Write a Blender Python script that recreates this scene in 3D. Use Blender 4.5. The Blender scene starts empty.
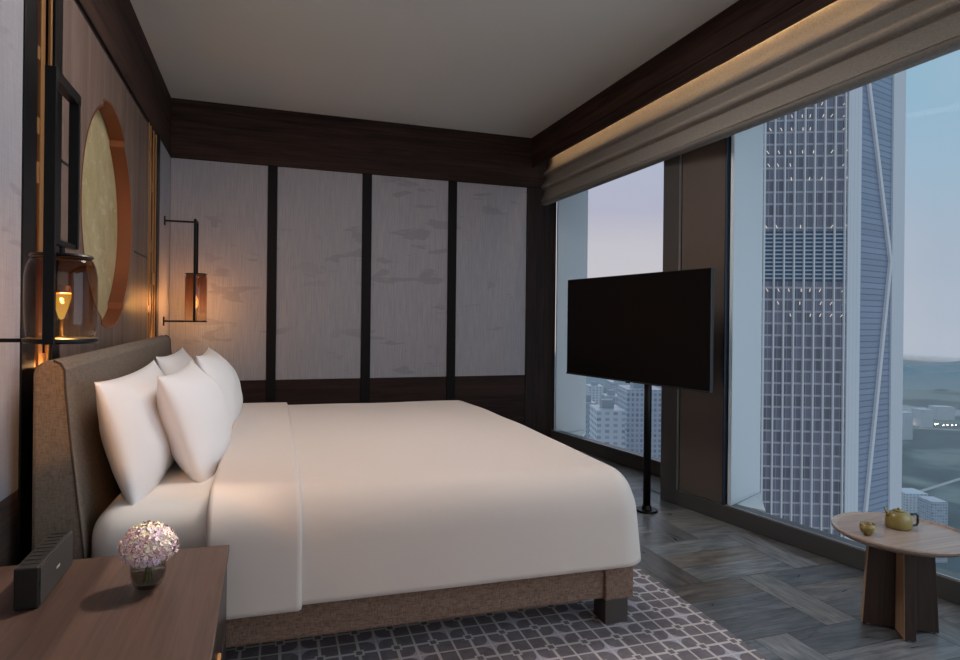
import bpy, bmesh, math, random
from mathutils import Vector, Matrix, noise
random.seed(7)
R = math.radians
PI = math.pi
C = bpy.context.scene.collection
S = bpy.context.scene

# ------------------------------------------------------------------ camera
cam_d = bpy.data.cameras.new('camera')
cam = bpy.data.objects.new('camera', cam_d)
C.objects.link(cam)
cam_d.sensor_width = 36
cam_d.lens = 631.0 / 960 * 36
cam_d.shift_y = -10.0 / 960
cam_d.clip_start = 0.05
cam_d.clip_end = 20000
cam.matrix_world = Matrix.Translation((0, 0, 1.2)) @ Matrix.Rotation(R(-18.87), 4, 'Z') @ Matrix.Rotation(R(90), 4, 'X') @ Matrix.Rotation(R(0.62), 4, 'Z')
S.camera = cam

# ------------------------------------------------------------------ view and world
S.view_settings.view_transform = 'Standard'
S.view_settings.look = 'None'
S.view_settings.gamma = 1
S.view_settings.use_curve_mapping = False
S.view_settings.exposure = 0.0
S.cycles.use_denoising = True
S.cycles.max_bounces = 8
S.cycles.diffuse_bounces = 4
S.cycles.glossy_bounces = 4
S.cycles.transparent_max_bounces = 12
S.cycles.volume_bounces = 0
S.cycles.sample_clamp_indirect = 4
S.cycles.caustics_reflective = False
S.cycles.caustics_refractive = False


def lin(c):
    return tuple(((v / 255) / 12.92 if v / 255 <= 0.04045 else ((v / 255 + 0.055) / 1.055) ** 2.4) for v in c) + (1.0,)


W = bpy.data.worlds.new('dusk_sky')
S.world = W
W.use_nodes = True
nt = W.node_tree
nt.nodes.clear()
n = nt.nodes.new
out = n('ShaderNodeOutputWorld')
bg = n('ShaderNodeBackground')
tc = n('ShaderNodeTexCoord')
sep = n('ShaderNodeSeparateXYZ')
ramp = n('ShaderNodeValToRGB')
nt.links.new(tc.outputs['Generated'], sep.inputs[0])
nt.links.new(sep.outputs['Z'], ramp.inputs[0])
e = ramp.color_ramp.elements
e[0].position = 0.0
e[0].color = lin((172, 184, 198))
e[1].position = 0.42
e[1].color = lin((136, 178, 201))
for pos, col in ((0.10, (172, 184, 200)), (0.22, (160, 186, 206)), (0.34, (147, 185, 206)), (0.62, (205, 220, 232))):
    k = e.new(pos)
    k.color = lin(col)
# warmer, pinker cloud bank towards the north-west (seen in the narrow window)
dirn = n('ShaderNodeVectorMath'); dirn.operation = 'DOT_PRODUCT'
nt.links.new(tc.outputs['Generated'], dirn.inputs[0])
dirn.inputs[1].default_value = (0.45, 0.89, 0.05)
mr = n('ShaderNodeMapRange')
mr.inputs[1].default_value = 0.88
mr.inputs[2].default_value = 0.99
nt.links.new(dirn.outputs['Value'], mr.inputs[0])
ramp2 = n('ShaderNodeValToRGB')
nt.links.new(sep.outputs['Z'], ramp2.inputs[0])
e2 = ramp2.color_ramp.elements
e2[0].position = 0.0
e2[0].color = lin((212, 204, 208))
e2[1].position = 0.35
e2[1].color = lin((190, 193, 212))
k = e2.new(0.12); k.color = lin((203, 198, 205))
k = e2.new(0.17); k.color = lin((186, 184, 202))
mix = n('ShaderNodeMix'); mix.data_type = 'RGBA'
nt.links.new(mr.outputs[0], mix.inputs['Factor'])
nt.links.new(ramp.outputs[0], mix.inputs['A'])
nt.links.new(ramp2.outputs[0], mix.inputs['B'])
mp = n('ShaderNodeMapping'); mp.inputs['Scale'].default_value = (1.6, 1.6, 5)
nz = n('ShaderNodeTexNoise'); nz.inputs['Scale'].default_value = 1.6; nz.inputs['Detail'].default_value = 1.5
nt.links.new(tc.outputs['Generated'], mp.inputs[0]); nt.links.new(mp.outputs[0], nz.inputs['Vector'])
mr2 = n('ShaderNodeMapRange'); mr2.inputs[1].default_value = 0.45; mr2.inputs[2].default_value = 0.8; mr2.inputs[4].default_value = 0.35
nt.links.new(nz.outputs['Fac'], mr2.inputs[0])
mix2 = n('ShaderNodeMix'); mix2.data_type = 'RGBA'
nt.links.new(mr2.outputs[0], mix2.inputs['Factor'])
nt.links.new(mix.outputs['Result'], mix2.inputs['A'])
mix2.inputs['B'].default_value = lin((205, 200, 212))
nt.links.new(mix2.outputs['Result'], bg.inputs['Color'])
bg.inputs['Strength'].default_value = 1.0
nt.links.new(bg.outputs[0], out.inputs[0])


def area(name, loc, target, sx, sy, power, col, spread=None):
    d = bpy.data.lights.new(name, 'AREA')
    d.shape = 'RECTANGLE'; d.size = sx; d.size_y = sy; d.energy = power; d.color = col
    if spread: d.spread = R(spread)
    o = bpy.data.objects.new(name, d)
    C.objects.link(o)
    o.location = loc
    o.rotation_euler = (Vector(target) - Vector(loc)).to_track_quat('-Z', 'Y').to_euler()
    return o


def spot(name, loc, target, power, col, ang, blend=0.6, rad=0.04):
    d = bpy.data.lights.new(name, 'SPOT')
    d.energy = power; d.color = col; d.spot_size = R(ang); d.spot_blend = blend; d.shadow_soft_size = rad
    o = bpy.data.objects.new(name, d)
    C.objects.link(o)
    o.location = loc
    o.rotation_euler = (Vector(target) - Vector(loc)).to_track_quat('-Z', 'Y').to_euler()
    return o


WARM = (1.0, 0.78, 0.58)
COOL = (0.72, 0.86, 1.0)
# daylight plus overhead and rear area lamps are added fills; downlight a ceiling lamp
area('daylight_fill', (2.85, 0.5, 1.45), (0.0, 2.2, 1.1), 2.0, 2.0, 30, COOL)  # added cool area lamp inside the glazing, out of view, for brightness
area('ceiling_fill', (0.65, 2.75, 2.96), (0.65, 2.75, 0.0), 1.4, 0.7, 36, (1.0, 0.93, 0.88))  # added soft panel, lights the bed from above
area('rear_fill', (0.9, -2.25, 1.7), (0.9, 5.0, 1.9), 3.0, 2.2, 28, (1.0, 0.93, 0.88))  # added fill behind the camera, lifts ceiling and far wall
spot('downlight', (1.02, 2.9, 2.93), (-0.42, 1.66, 0.5), 430, (1.0, 0.86, 0.74), 25, 0.6, 0.03)


# ------------------------------------------------------------------ materials
MATS = {}


def mat(name, col, rough=0.6, metal=0.0, spec=0.5, build=None, **kw):
    if name in MATS: return MATS[name]
    m = bpy.data.materials.new(name)
    m.use_nodes = True
    t = m.node_tree
    b = t.nodes['Principled BSDF']
    b.inputs['Base Color'].default_value = lin(col) if max(col) > 1.0 else tuple(col) + (1,)
    b.inputs['Roughness'].default_value = rough
    b.inputs['Metallic'].default_value = metal
    b.inputs['Specular IOR Level'].default_value = spec
    for k_, v in kw.items():
        b.inputs[k_].default_value = v
    if build: build(t, b)
    MATS[name] = m
    return m


def coords(t, scale=(1, 1, 1), kind='Object', rot=(0, 0, 0)):
    tc = t.nodes.new('ShaderNodeTexCoord')
    mp = t.nodes.new('ShaderNodeMapping')
    mp.inputs['Scale'].default_value = scale
    mp.inputs['Rotation'].default_value = rot
    t.links.new(tc.outputs[kind], mp.inputs[0])
    return mp.outputs[0]


def tnoise(t, vec, scale, detail=4, rough=0.6, dist=0.0):
    k = t.nodes.new('ShaderNodeTexNoise')
    k.inputs['Scale'].default_value = scale
    k.inputs['Detail'].default_value = detail
    k.inputs['Roughness'].default_value = rough
    k.inputs['Distortion'].default_value = dist
    t.links.new(vec, k.inputs['Vector'])
    return k.outputs['Fac']


def tramp(t, fac, stops):
    r = t.nodes.new('ShaderNodeValToRGB')
    el = r.color_ramp.elements
    while len(el) > 2: el.remove(el[-1])
    for i, (p, c) in enumerate(stops):
        if i < 2:
            el[i].position = p
        q = el[i] if i < 2 else el.new(p)
        q.color = lin(c)
    t.links.new(fac, r.inputs[0])
    return r.outputs[0]


def tmix(t, fac, a, b, blend='MIX'):
    k = t.nodes.new('ShaderNodeMix'); k.data_type = 'RGBA'; k.blend_type = blend
    for key, v in (('Factor', fac), ('A', a), ('B', b)):
        if hasattr(v, 'is_output'): t.links.new(v, k.inputs[key])
        elif key == 'Factor': k.inputs[key].default_value = v
        else: k.inputs[key].default_value = lin(v)
    return k.outputs['Result']


def M_(t, op, a, b=None, c=None):
    k = t.nodes.new('ShaderNodeMath'); k.operation = op
    for i, v in enumerate((a, b, c)):
        if v is None: continue
        if hasattr(v, 'is_output'): t.links.new(v, k.inputs[i])
        else: k.inputs[i].default_value = v
    return k.outputs[0]


def tbump(t, b, h, strength=0.2, dist=0.002):
    k = t.nodes.new('ShaderNodeBump')
    k.inputs['Strength'].default_value = strength
    k.inputs['Distance'].default_value = dist
    t.links.new(h, k.inputs['Height'])
    t.links.new(k.outputs[0], b.inputs['Normal'])


def wood(name, dark, light, grain, scale=1.0, rough=0.45, bump=0.15):
    """grain: the axis the fibres run along"""
    s = {'x': (1.2, 30, 30), 'y': (30, 1.2, 30), 'z': (30, 30, 1.2)}[grain]
    s = tuple(v * scale for v in s)

    def bd(t, b):
        v = coords(t, s)
        f = tnoise(t, v, 1.4, 6, 0.65, 1.2)
        v2 = coords(t, tuple(q * 0.25 for q in s))
        f2 = tnoise(t, v2, 1.2, 3, 0.5, 0.8)
        mixf = M_(t, 'ADD', M_(t, 'MULTIPLY', f, 0.6), M_(t, 'MULTIPLY', f2, 0.4))
        col = tramp(t, mixf, ((0.36, dark), (0.64, light)))
        t.links.new(col, b.inputs['Base Color'])
        tbump(t, b, f, bump, 0.001)
    return mat(name, light, rough, spec=0.3 if rough < 0.5 else 0.15, build=bd)


def fabric(name, dark, light, scale=220, rough=0.9, bump=0.3, slub=45):
    def bd(t, b):
        v = coords(t, (1, 1, 1))
        sx = t.nodes.new('ShaderNodeSeparateXYZ'); t.links.new(v, sx.inputs[0])
        h = tnoise(t, coords(t, (slub, slub, scale)), 1, 3)
        w = tnoise(t, coords(t, (scale, scale, slub)), 1, 3)
        f = M_(t, 'ADD', M_(t, 'MULTIPLY', h, 0.5), M_(t, 'MULTIPLY', w, 0.5))
        t.links.new(tramp(t, f, ((0.38, dark), (0.62, light))), b.inputs['Base Color'])
        tbump(t, b, f, bump, 0.0015)
    return mat(name, light, rough, spec=0.2, build=bd)


BEAM = wood('dark_oak_beam', (30, 21, 19), (70, 51, 44), 'x', 0.7, 0.7)
BEAMY = wood('dark_oak_beam_long', (30, 21, 19), (72, 53, 46), 'y', 0.7, 0.7)
DADO = wood('dark_oak_dado', (30, 21, 20), (58, 42, 38), 'x', 1.1, 0.7)
DADOY = wood('dark_oak_dado_side', (58, 46, 40), (92, 76, 68), 'y', 1.1, 0.7)
OAKV = wood('dark_oak_upright', (30, 23, 22), (56, 45, 42), 'z', 1.0, 0.7)
PANELW = wood('brown_veneer', (88, 72, 64), (122, 103, 94), 'z', 0.9, 0.5)
TABLEW = wood('walnut_top', (42, 30, 26), (78, 58, 50), 'y', 0.9, 0.45)
FINW = wood('smoked_oak', (36, 28, 26), (62, 49, 44), 'z', 1.2, 0.45)
FINL = wood('lit_oak_faces', (138, 108, 84), (176, 143, 114), 'z', 1.2, 0.45)  # smoked oak with warm light put into its colour
TRAYW = wood('tray_oak', (136, 116, 104), (168, 148, 136), 'x', 0.8, 0.25)
BLACK = mat('black_metal', (16, 16, 18), 0.4, 0.6)
BLACKM = mat('black_matte', (12, 12, 13), 0.55)
BRONZE = mat('bronze_panel', (106, 96, 90), 0.4, 0.35)
FRAMEM = mat('dark_anodised', (86, 84, 83), 0.34, 0.35)
STEEL = mat('pale_bead', (190, 192, 195), 0.3, 0.9)
LINEN = mat('white_linen', (225, 218, 212), 0.85, spec=0.15)


def linen_b(t, b):
    f = tnoise(t, coords(t, (1, 1, 1)), 900, 2)
    g = tnoise(t, coords(t, (1, 1, 1)), 5, 3)
    tbump(t, b, M_(t, 'ADD', M_(t, 'MULTIPLY', f, 0.15), g), 0.25, 0.012)


DUVET = mat('duvet_cotton', (210, 196, 187), 0.82, spec=0.2, build=linen_b)
DUVET.node_tree.nodes['Principled BSDF'].inputs['Sheen Weight'].default_value = 0.15
PILLOW = mat('pillow_cotton', (232, 228, 228), 0.8, spec=0.2, build=linen_b)
UPH = fabric('brown_upholstery', (98, 77, 66), (142, 116, 102), 260)
UPHB = fabric('headboard_fabric', (102, 90, 79), (130, 115, 102), 260)
BLINDM = fabric('blind_linen', (122, 117, 110), (142, 137, 130), 260, slub=60)
CEIL = mat('ceiling_paint', (208, 207, 202), 0.9, spec=0.1)
PLAIN = mat('plain_wall_paint', (150, 146, 144), 0.9)


def wallpaper(name, axis):
    def bd(t, b):
        fine = tnoise(t, coords(t, (240, 240, 5)), 1, 1)
        fine2 = tnoise(t, coords(t, (14, 14, 190)), 1, 2)
        base = tramp(t, M_(t, 'ADD', M_(t, 'MULTIPLY', fine, 0.78), M_(t, 'MULTIPLY', fine2, 0.22)), ((0.36, (148, 145, 150)), (0.64, (165, 161, 166))))
        sc = (3.4, 3.4, 10.5)
        cl = tnoise(t, coords(t, sc), 1.0, 2.0, 0.45, 0.35)
        big = tnoise(t, coords(t, (1.3, 1.3, 1.6)), 1.0, 1.0)
        m1 = t.nodes.new('ShaderNodeMapRange'); m1.inputs[1].default_value = 0.62; m1.inputs[2].default_value = 0.655
        t.links.new(cl, m1.inputs[0])
        m2 = t.nodes.new('ShaderNodeMapRange'); m2.inputs[1].default_value = 0.42; m2.inputs[2].default_value = 0.55; m2.inputs[4].default_value = 0.6
        t.links.new(big, m2.inputs[0])
        f = M_(t, 'MULTIPLY', m1.outputs[0], m2.outputs[0])
        t.links.new(tmix(t, f, base, (135, 132, 137)), b.inputs['Base Color'])
        tbump(t, b, fine, 0.3, 0.001)
    return mat(name, (150, 142, 145), 0.62, spec=0.35, build=bd)


PAPER = wallpaper('cloud_wallcover', 'x')

FLOORM = None


def floor_b(t, b):
    at = t.nodes.new('ShaderNodeVertexColor'); at.layer_name = 'tone'
    uv = coords(t, (2.2, 34, 1), 'UV')
    f = tnoise(t, uv, 1.6, 6, 0.65, 1.5)
    uv2 = coords(t, (3.2, 14, 1), 'UV')
    f2 = tnoise(t, uv2, 1.0, 3, 0.5, 2.0)
    g = tramp(t, M_(t, 'ADD', M_(t, 'MULTIPLY', f, 0.5), M_(t, 'MULTIPLY', f2, 0.5)), ((0.36, (72, 73, 75)), (0.64, (134, 133, 134))))
    t.links.new(tmix(t, 1.0, g, at.outputs[0], 'MULTIPLY'), b.inputs['Base Color'])
    r = t.nodes.new('ShaderNodeMapRange'); r.inputs[3].default_value = 0.22; r.inputs[4].default_value = 0.42
    t.links.new(f2, r.inputs[0]); t.links.new(r.outputs[0], b.inputs['Roughness'])
    tbump(t, b, f, 0.25, 0.0012)


FLOORM = mat('grey_oak_planks', (90, 88, 86), 0.4, build=floor_b)


def rug_b(t, b):
    tc = t.nodes.new('ShaderNodeTexCoord')
    s = t.nodes.new('ShaderNodeSeparateXYZ'); t.links.new(tc.outputs['Object'], s.inputs[0])
    PX, PY = 0.270, 0.308
    u = M_(t, 'ADD', M_(t, 'DIVIDE', s.outputs[0], PX / 2), 0.27); v = M_(t, 'ADD', M_(t, 'DIVIDE', s.outputs[1], PY / 2), 1.04)
    # distance to nearest integer line
    def fr(x, off=0.0): return M_(t, 'FRACT', M_(t, 'ADD', x, off + 100.0))
    def near(x, off=0.5): return M_(t, 'ABSOLUTE', M_(t, 'SUBTRACT', fr(x, off), 0.5))
    du, dv = near(u), near(v)              # 0 at integers, .5 midway
    hu, hv = near(M_(t, 'ADD', u, 0.5)), near(M_(t, 'ADD', v, 0.5))
    # checker of cells
    cu = M_(t, 'FLOOR', M_(t, 'ADD', u, 100.0)); cv = M_(t, 'FLOOR', M_(t, 'ADD', v, 100.0))
    chk = M_(t, 'MODULO', M_(t, 'ADD', cu, cv), 2.0)          # 0 star cell, 1 grid cell
    main = M_(t, 'LESS_THAN', M_(t, 'MINIMUM', du, dv), 0.042)
    sq_out = M_(t, 'LESS_THAN', M_(t, 'MAXIMUM', du, dv), 0.13)
    sq_in = M_(t, 'LESS_THAN', M_(t, 'MAXIMUM', du, dv), 0.08)
    mid = M_(t, 'LESS_THAN', M_(t, 'MINIMUM', hu, hv), 0.028)
    qa = M_(t, 'MAXIMUM', M_(t, 'SUBTRACT', 0.30, hu), 0.0); qb = M_(t, 'MAXIMUM', M_(t, 'SUBTRACT', 0.30, hv), 0.0)
    qq = M_(t, 'SQRT', M_(t, 'ADD', M_(t, 'MULTIPLY', qa, qa), M_(t, 'MULTIPLY', qb, qb)))
    star = M_(t, 'MULTIPLY', M_(t, 'GREATER_THAN', qq, 0.255), M_(t, 'SUBTRACT', 1.0, chk))
    line = M_(t, 'MAXIMUM', main, M_(t, 'MULTIPLY', mid, 1.0))
    line = M_(t, 'MAXIMUM', line, sq_out)
    line = M_(t, 'MULTIPLY', line, M_(t, 'SUBTRACT', 1.0, sq_in))
    nzf = tnoise(t, tc.outputs['Object'], 260, 3)
    nzb = tnoise(t, tc.outputs['Object'], 28, 3)
    pile = tramp(t, M_(t, 'ADD', M_(t, 'MULTIPLY', nzf, 0.6), M_(t, 'MULTIPLY', nzb, 0.4)), ((0.35, (98, 91, 95)), (0.65, (130, 122, 127))))
    c = tmix(t, star, pile, (168, 163, 176))
    c = tmix(t, M_(t, 'MULTIPLY', line, 0.9), c, (196, 190, 186))
    t.links.new(c, b.inputs['Base Color'])
    tbump(t, b, M_(t, 'ADD', nzf, M_(t, 'MULTIPLY', line, 0.6)), 0.5, 0.004)


RUGM = mat('lattice_carpet', (120, 112, 115), 0.95, spec=0.1, build=rug_b)


def glass_mat(name, tint, ior=1.45, gloss_rough=0.0, body=1.0):
    m = bpy.data.materials.new(name); m.use_nodes = True
    t = m.node_tree; t.nodes.clear()
    o = t.nodes.new('ShaderNodeOutputMaterial'); mx = t.nodes.new('ShaderNodeMixShader')
    tr = t.nodes.new('ShaderNodeBsdfTransparent'); gl = t.nodes.new('ShaderNodeBsdfGlossy'); fr = t.nodes.new('ShaderNodeFresnel')
    tr.inputs[0].default_value = lin(tint); gl.inputs['Roughness'].default_value = gloss_rough
    fr.inputs[0].default_value = ior
    ge = t.nodes.new('ShaderNodeNewGeometry')
    t.links.new(M_(t, 'MULTIPLY', fr.outputs[0], M_(t, 'SUBTRACT', 1.0, ge.outputs['Backfacing'])), mx.inputs[0]); t.links.new(tr.outputs[0], mx.inputs[1]); t.links.new(gl.outputs[0], mx.inputs[2])
    t.links.new(mx.outputs[0], o.inputs[0])
    return m


PANE = glass_mat('window_glass', (250, 252, 253), 1.12)
def smoke(name, h):
    m = glass_mat(name, (255, 255, 255), 1.4)
    t = m.node_tree
    tr = [q for q in t.nodes if q.type == 'BSDF_TRANSPARENT'][0]
    sx = t.nodes.new('ShaderNodeSeparateXYZ'); t.links.new(coords(t, (1, 1, 1.0 / h)), sx.inputs[0])
    t.links.new(tramp(t, sx.outputs[2], ((0.05, (250, 243, 234)), (0.45, (236, 220, 206)), (1.0, (212, 192, 178)))), tr.inputs[0])
    return m


SMOKE = smoke('smoked_amber_glass', 0.21)
SMOKE2 = smoke('smoked_amber_glass_tall', 0.37)
CLEARG = glass_mat('clear_glass', (238, 238, 236), 1.5)
GREYG = glass_mat('grey_vase_glass', (226, 225, 222), 1.4)


def emis(name, col, strength):
    m = bpy.data.materials.new(name); m.use_nodes = True
    b = m.node_tree.nodes['Principled BSDF']
    b.inputs['Base Color'].default_value = (0, 0, 0, 1)
    b.inputs['Emission Color'].default_value = lin(col); b.inputs['Emission Strength'].default_value = strength
    return m


# ------------------------------------------------------------------ mesh helpers
class MB:
    def __init__(self): self.bm = bmesh.new()

    def box(self, x0, x1, y0, y1, z0, z1, M=None):
        vs = [self.bm.verts.new((x, y, z)) for z in (z0, z1) for y in (y0, y1) for x in (x0, x1)]
        if M:
            for v in vs: v.co = M @ v.co
        for f in ((0, 2, 3, 1), (4, 5, 7, 6), (0, 1, 5, 4), (2, 6, 7, 3), (0, 4, 6, 2), (1, 3, 7, 5)):
            self.bm.faces.new([vs[i] for i in f])
        return self

    def prism(self, pts, z0, z1):
        a = [self.bm.verts.new((p[0], p[1], z0)) for p in pts]
        b = [self.bm.verts.new((p[0], p[1], z1)) for p in pts]
        self.bm.faces.new(a[::-1]); self.bm.faces.new(b)
        k = len(pts)
        for i in range(k): self.bm.faces.new((a[i], a[(i + 1) % k], b[(i + 1) % k], b[i]))
        return self

    def hull8(self, pts):
        """eight corners: bottom four ccw then top four ccw"""
        v = [self.bm.verts.new(p) for p in pts]
        for f in ((3, 2, 1, 0), (4, 5, 6, 7), (0, 1, 5, 4), (1, 2, 6, 5), (2, 3, 7, 6), (3, 0, 4, 7)):
            self.bm.faces.new([v[i] for i in f])
        return self

    def tube(self, a, b, r, r2=None, n=20, caps=True):
        a, b = Vector(a), Vector(b); r2 = r if r2 is None else r2
        d = (b - a).normalized(); up = Vector((0, 0, 1)) if abs(d.z) < 0.9 else Vector((1, 0, 0))
        u = d.cross(up).normalized(); w = d.cross(u)
        A = [self.bm.verts.new(a + (u * math.cos(2 * PI * i / n) + w * math.sin(2 * PI * i / n)) * r) for i in range(n)]
        B = [self.bm.verts.new(b + (u * math.cos(2 * PI * i / n) + w * math.sin(2 * PI * i / n)) * r2) for i in range(n)]
        for i in range(n): self.bm.faces.new((A[i], A[(i + 1) % n], B[(i + 1) % n], B[i]))
        if caps: self.bm.faces.new(A[::-1]); self.bm.faces.new(B)
        return self

    def path(self, pts, r, n=10):
        for i in range(len(pts) - 1): self.tube(pts[i], pts[i + 1], r, n=n)
        for p in pts[1:-1]: self.ball(p, r, 8)
        return self

    def ball(self, c, r, n=16, sz=1.0):
        bmesh.ops.create_uvsphere(self.bm, u_segments=n, v_segments=max(6, n // 2), radius=r,
                                  matrix=Matrix.Translation(c) @ Matrix.Diagonal((1, 1, sz, 1)))
        return self

    def lathe(self, prof, c=(0, 0, 0), n=40, sx=1.0, sy=1.0):
        rings = []
        for r, z in prof:
            if r < 1e-5: rings.append([self.bm.verts.new((c[0], c[1], c[2] + z))])
            else: rings.append([self.bm.verts.new((c[0] + sx * r * math.cos(2 * PI * i / n), c[1] + sy * r * math.sin(2 * PI * i / n), c[2] + z)) for i in range(n)])
        for A, B in zip(rings, rings[1:]):
            for i in range(n):
                j = (i + 1) % n
                if len(A) == 1 and len(B) == 1: continue
                if len(A) == 1: self.bm.faces.new((A[0], B[j], B[i]))
                elif len(B) == 1: self.bm.faces.new((A[i], A[j], B[0]))
                else: self.bm.faces.new((A[i], A[j], B[j], B[i]))
        return self

    def build(self, name, m, parent=None, bevel=0.0, smooth=False, loc=None, seg=2):
        bmesh.ops.recalc_face_normals(self.bm, faces=self.bm.faces)
        me = bpy.data.meshes.new(name)
        self.bm.to_mesh(me); self.bm.free()
        me.materials.append(m)
        o = bpy.data.objects.new(name, me)
        C.objects.link(o)
        if parent: o.parent = parent
        if loc: o.location = loc
        if smooth:
            for p in me.polygons: p.use_smooth = True
        if bevel:
            q = o.modifiers.new('bevel', 'BEVEL'); q.width = bevel; q.segments = seg; q.limit_method = 'ANGLE'; q.angle_limit = R(40)
            q.harden_normals = False
        return o


def tag(o, label=None, cat=None, group=None, kind=None):
    if label: o['label'] = label
    if cat: o['category'] = cat
    if group: o['group'] = group
    if kind: o['kind'] = kind
    return o


def empty(name, loc, rz=0.0, label=None, cat=None, group=None):
    o = bpy.data.objects.new(name, None)
    C.objects.link(o)
    o.location = loc; o.rotation_euler = (0, 0, rz); o.empty_display_size = 0.1
    tag(o, label, cat, group)
    return o


def struct(name, mb, m, label, cat, bevel=0.0, parent=None, loc=None, smooth=False):
    o = mb.build(name, m, parent, bevel, smooth, loc)
    if not parent: tag(o, label, cat, kind='structure')
    return o


# ------------------------------------------------------------------ room shell
XW, YB, ZC = -0.738, 5.72, 2.99        # headboard wall, far wall, ceiling
YN = -2.4                               # wall behind the camera
FA, FB = Vector((2.546, 3.64)), Vector((2.828, 1.886))
fd = (FB - FA).normalized(); fn = Vector((-fd.y, fd.x))   # along the glazing (towards camera), outward normal
RA, RB = Vector((2.703, 5.70)), Vector((2.930, 4.02))


def fac(s, o):                           # point on the main glazing line
    p = FA + fd * s + fn * o
    return (p.x, p.y)


rd = (RB - RA).normalized(); rn = Vector((-rd.y, rd.x))


def rec(s, o):
    p = RA + rd * s + rn * o
    return (p.x, p.y)


# floor of grey planks: blocks of three boards split by a single cross board
def make_floor():
    bm = bmesh.new()
    uvl = bm.loops.layers.uv.new('UVMap')
    cl = bm.loops.layers.color.new('tone')
    g = 0.0012

    def plank(x0, x1, y0, y1, along_x):
        vs = [bm.verts.new(p) for p in ((x0 + g, y0 + g, 0), (x1 - g, y0 + g, 0), (x1 - g, y1 - g, 0), (x0 + g, y1 - g, 0))]
        f = bm.faces.new(vs)
        ou, ov = random.uniform(0, 50), random.uniform(0, 50)
        tn = random.uniform(0.72, 1.12); wm = random.uniform(-0.03, 0.05)
        for l in f.loops:
            x, y = l.vert.co.x, l.vert.co.y
            l[uvl].uv = (x + ou, y + ov) if along_x else (y + ou, x + ov)
            l[cl] = (min(1, tn + wm), tn, min(1, tn - wm), 1)
    w = 0.165
    L = 0.54
    P = L + w
    row = 0
    y = 1.925 - 3 * w * 9
    while y < 6.0:
        off = 1.93 + (0 if row % 2 == 0 else 0.365) - P * 6
        k = 0
        while off + k * P < 4.4:
            x = off + k * P
            for i in range(3): plank(x, x + L, y + i * w, y + (i + 1) * w, True)
            plank(x + L, x + P, y, y + 3 * w, False)
            k += 1
        y += 3 * w; row += 1
    # solid bed below so the joints read dark
    vs = [bm.verts.new(p) for p in [(p[0], p[1], -0.004) for p in [(-1.0, YN - 0.1), (3.55, YN - 0.1), fac(5.8, 0.10), fac(-0.05, 0.10), (2.95, 4.1), rec(0, 0.12), (2.8, YB + 0.15), (-1.0, YB + 0.15)]]]
    f = bm.faces.new(vs)
    for l in f.loops: l[cl] = (0.1, 0.1, 0.1, 1)
    poly = [(-1.0, YN - 0.1), (3.55, YN - 0.1)] + [fac(5.8, 0.06), fac(-0.05, 0.06), (2.95, 4.1), rec(0, 0.15), (2.8, YB + 0.15), (-1.0, YB + 0.15)]
    # trim everything outside the room outline
    k = len(poly)
    for i in range(k):
        a, b = Vector(poly[i]), Vector(poly[(i + 1) % k])
        if i not in (1,): continue
    for lo, hi, co, no in ((-9, 3.8, fac(0, 0.06), fn), (3.8, 9, rec(0, 0.06), rn)):
        fs = [f for f in bm.faces if lo <= f.calc_center_median().y < hi and f.calc_area() < 5]
        g_ = fs + list({e_ for f in fs for e_ in f.edges}) + list({v for f in fs for v in f.verts})
        bmesh.ops.bisect_plane(bm, geom=g_, plane_co=(co[0], co[1], 0), plane_no=(no.x, no.y, 0), clear_outer=True)
    dead = []
    for f in bm.faces:
        if f.calc_area() > 5: continue
        c = f.calc_center_median()
        if c.x < -1.0 or c.y < YN - 0.1 or c.y > YB + 0.15: dead.append(f)
    bmesh.ops.delete(bm, geom=dead, context='FACES')
    me = bpy.data.meshes.new('floor'); bm.to_mesh(me); bm.free()
    me.materials.append(FLOORM)
    o = bpy.data.objects.new('floor', me); C.objects.link(o)
    return tag(o, 'grey oak plank floor laid in alternating blocks', 'floor', kind='structure')


make_floor()
struct('ceiling', MB().box(-1.0, 2.62, YN - 0.1, YB + 0.2, ZC, ZC + 0.1), CEIL, 'plain pale grey ceiling over the bed', 'ceiling')
struct('wall_back', MB().box(-0.9, 2.744, YB + 0.02, YB + 0.2, 0, ZC), BLACKM, 'far wall behind the cloud panels', 'wall')
struct('wall_front', MB().box(-1.0, 3.7, YN - 0.12, YN, 0, ZC + 0.1), PLAIN, 'plain wall behind the camera', 'wall')
struct('wall_left', MB().box(-1.1, XW - 0.14, YN, YB + 0.2, 0, ZC), BLACKM, 'wall behind the headboard panelling', 'wall')

# far wall: upholstered cloud panels between dark uprights, plinth and head beam
zp0, zp1 = 0.664, 2.505
panels = ((-0.738, 0.018), (0.096, 0.824), (0.909, 1.627), (1.711, 2.428))
wn = ['leftmost cloud panel of the far wall, beside the far lamp', 'second cloud panel of the far wall, counted from the lamp corner',
      'third cloud panel of the far wall, counted from the lamp corner', 'rightmost cloud panel of the far wall, next to the wooden pier']
for (a, b), l in zip(panels, wn):
    o = MB().box(a, b, YB, YB + 0.02, zp0, zp1).build('wall_panel', PAPER, bevel=0.003)
    tag(o, l, 'panel', kind='structure')
for i, (a, b) in enumerate(((0.018, 0.096), (0.824, 0.909), (1.627, 1.711))):
    l = ('dark upright strip between the first and second cloud panels', 'dark upright strip between the second and third cloud panels', 'dark upright strip between the third and fourth cloud panels')[i]
    tag(MB().box(a + 0.001, b - 0.001, YB - 0.012, YB + 0.02, 0, zp1).build('trim_%d' % (i + 1), mat('upright_black', (20, 16, 16), 0.6, 0.0, 0.15), bevel=0.002), l, 'trim', kind='structure')
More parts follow.
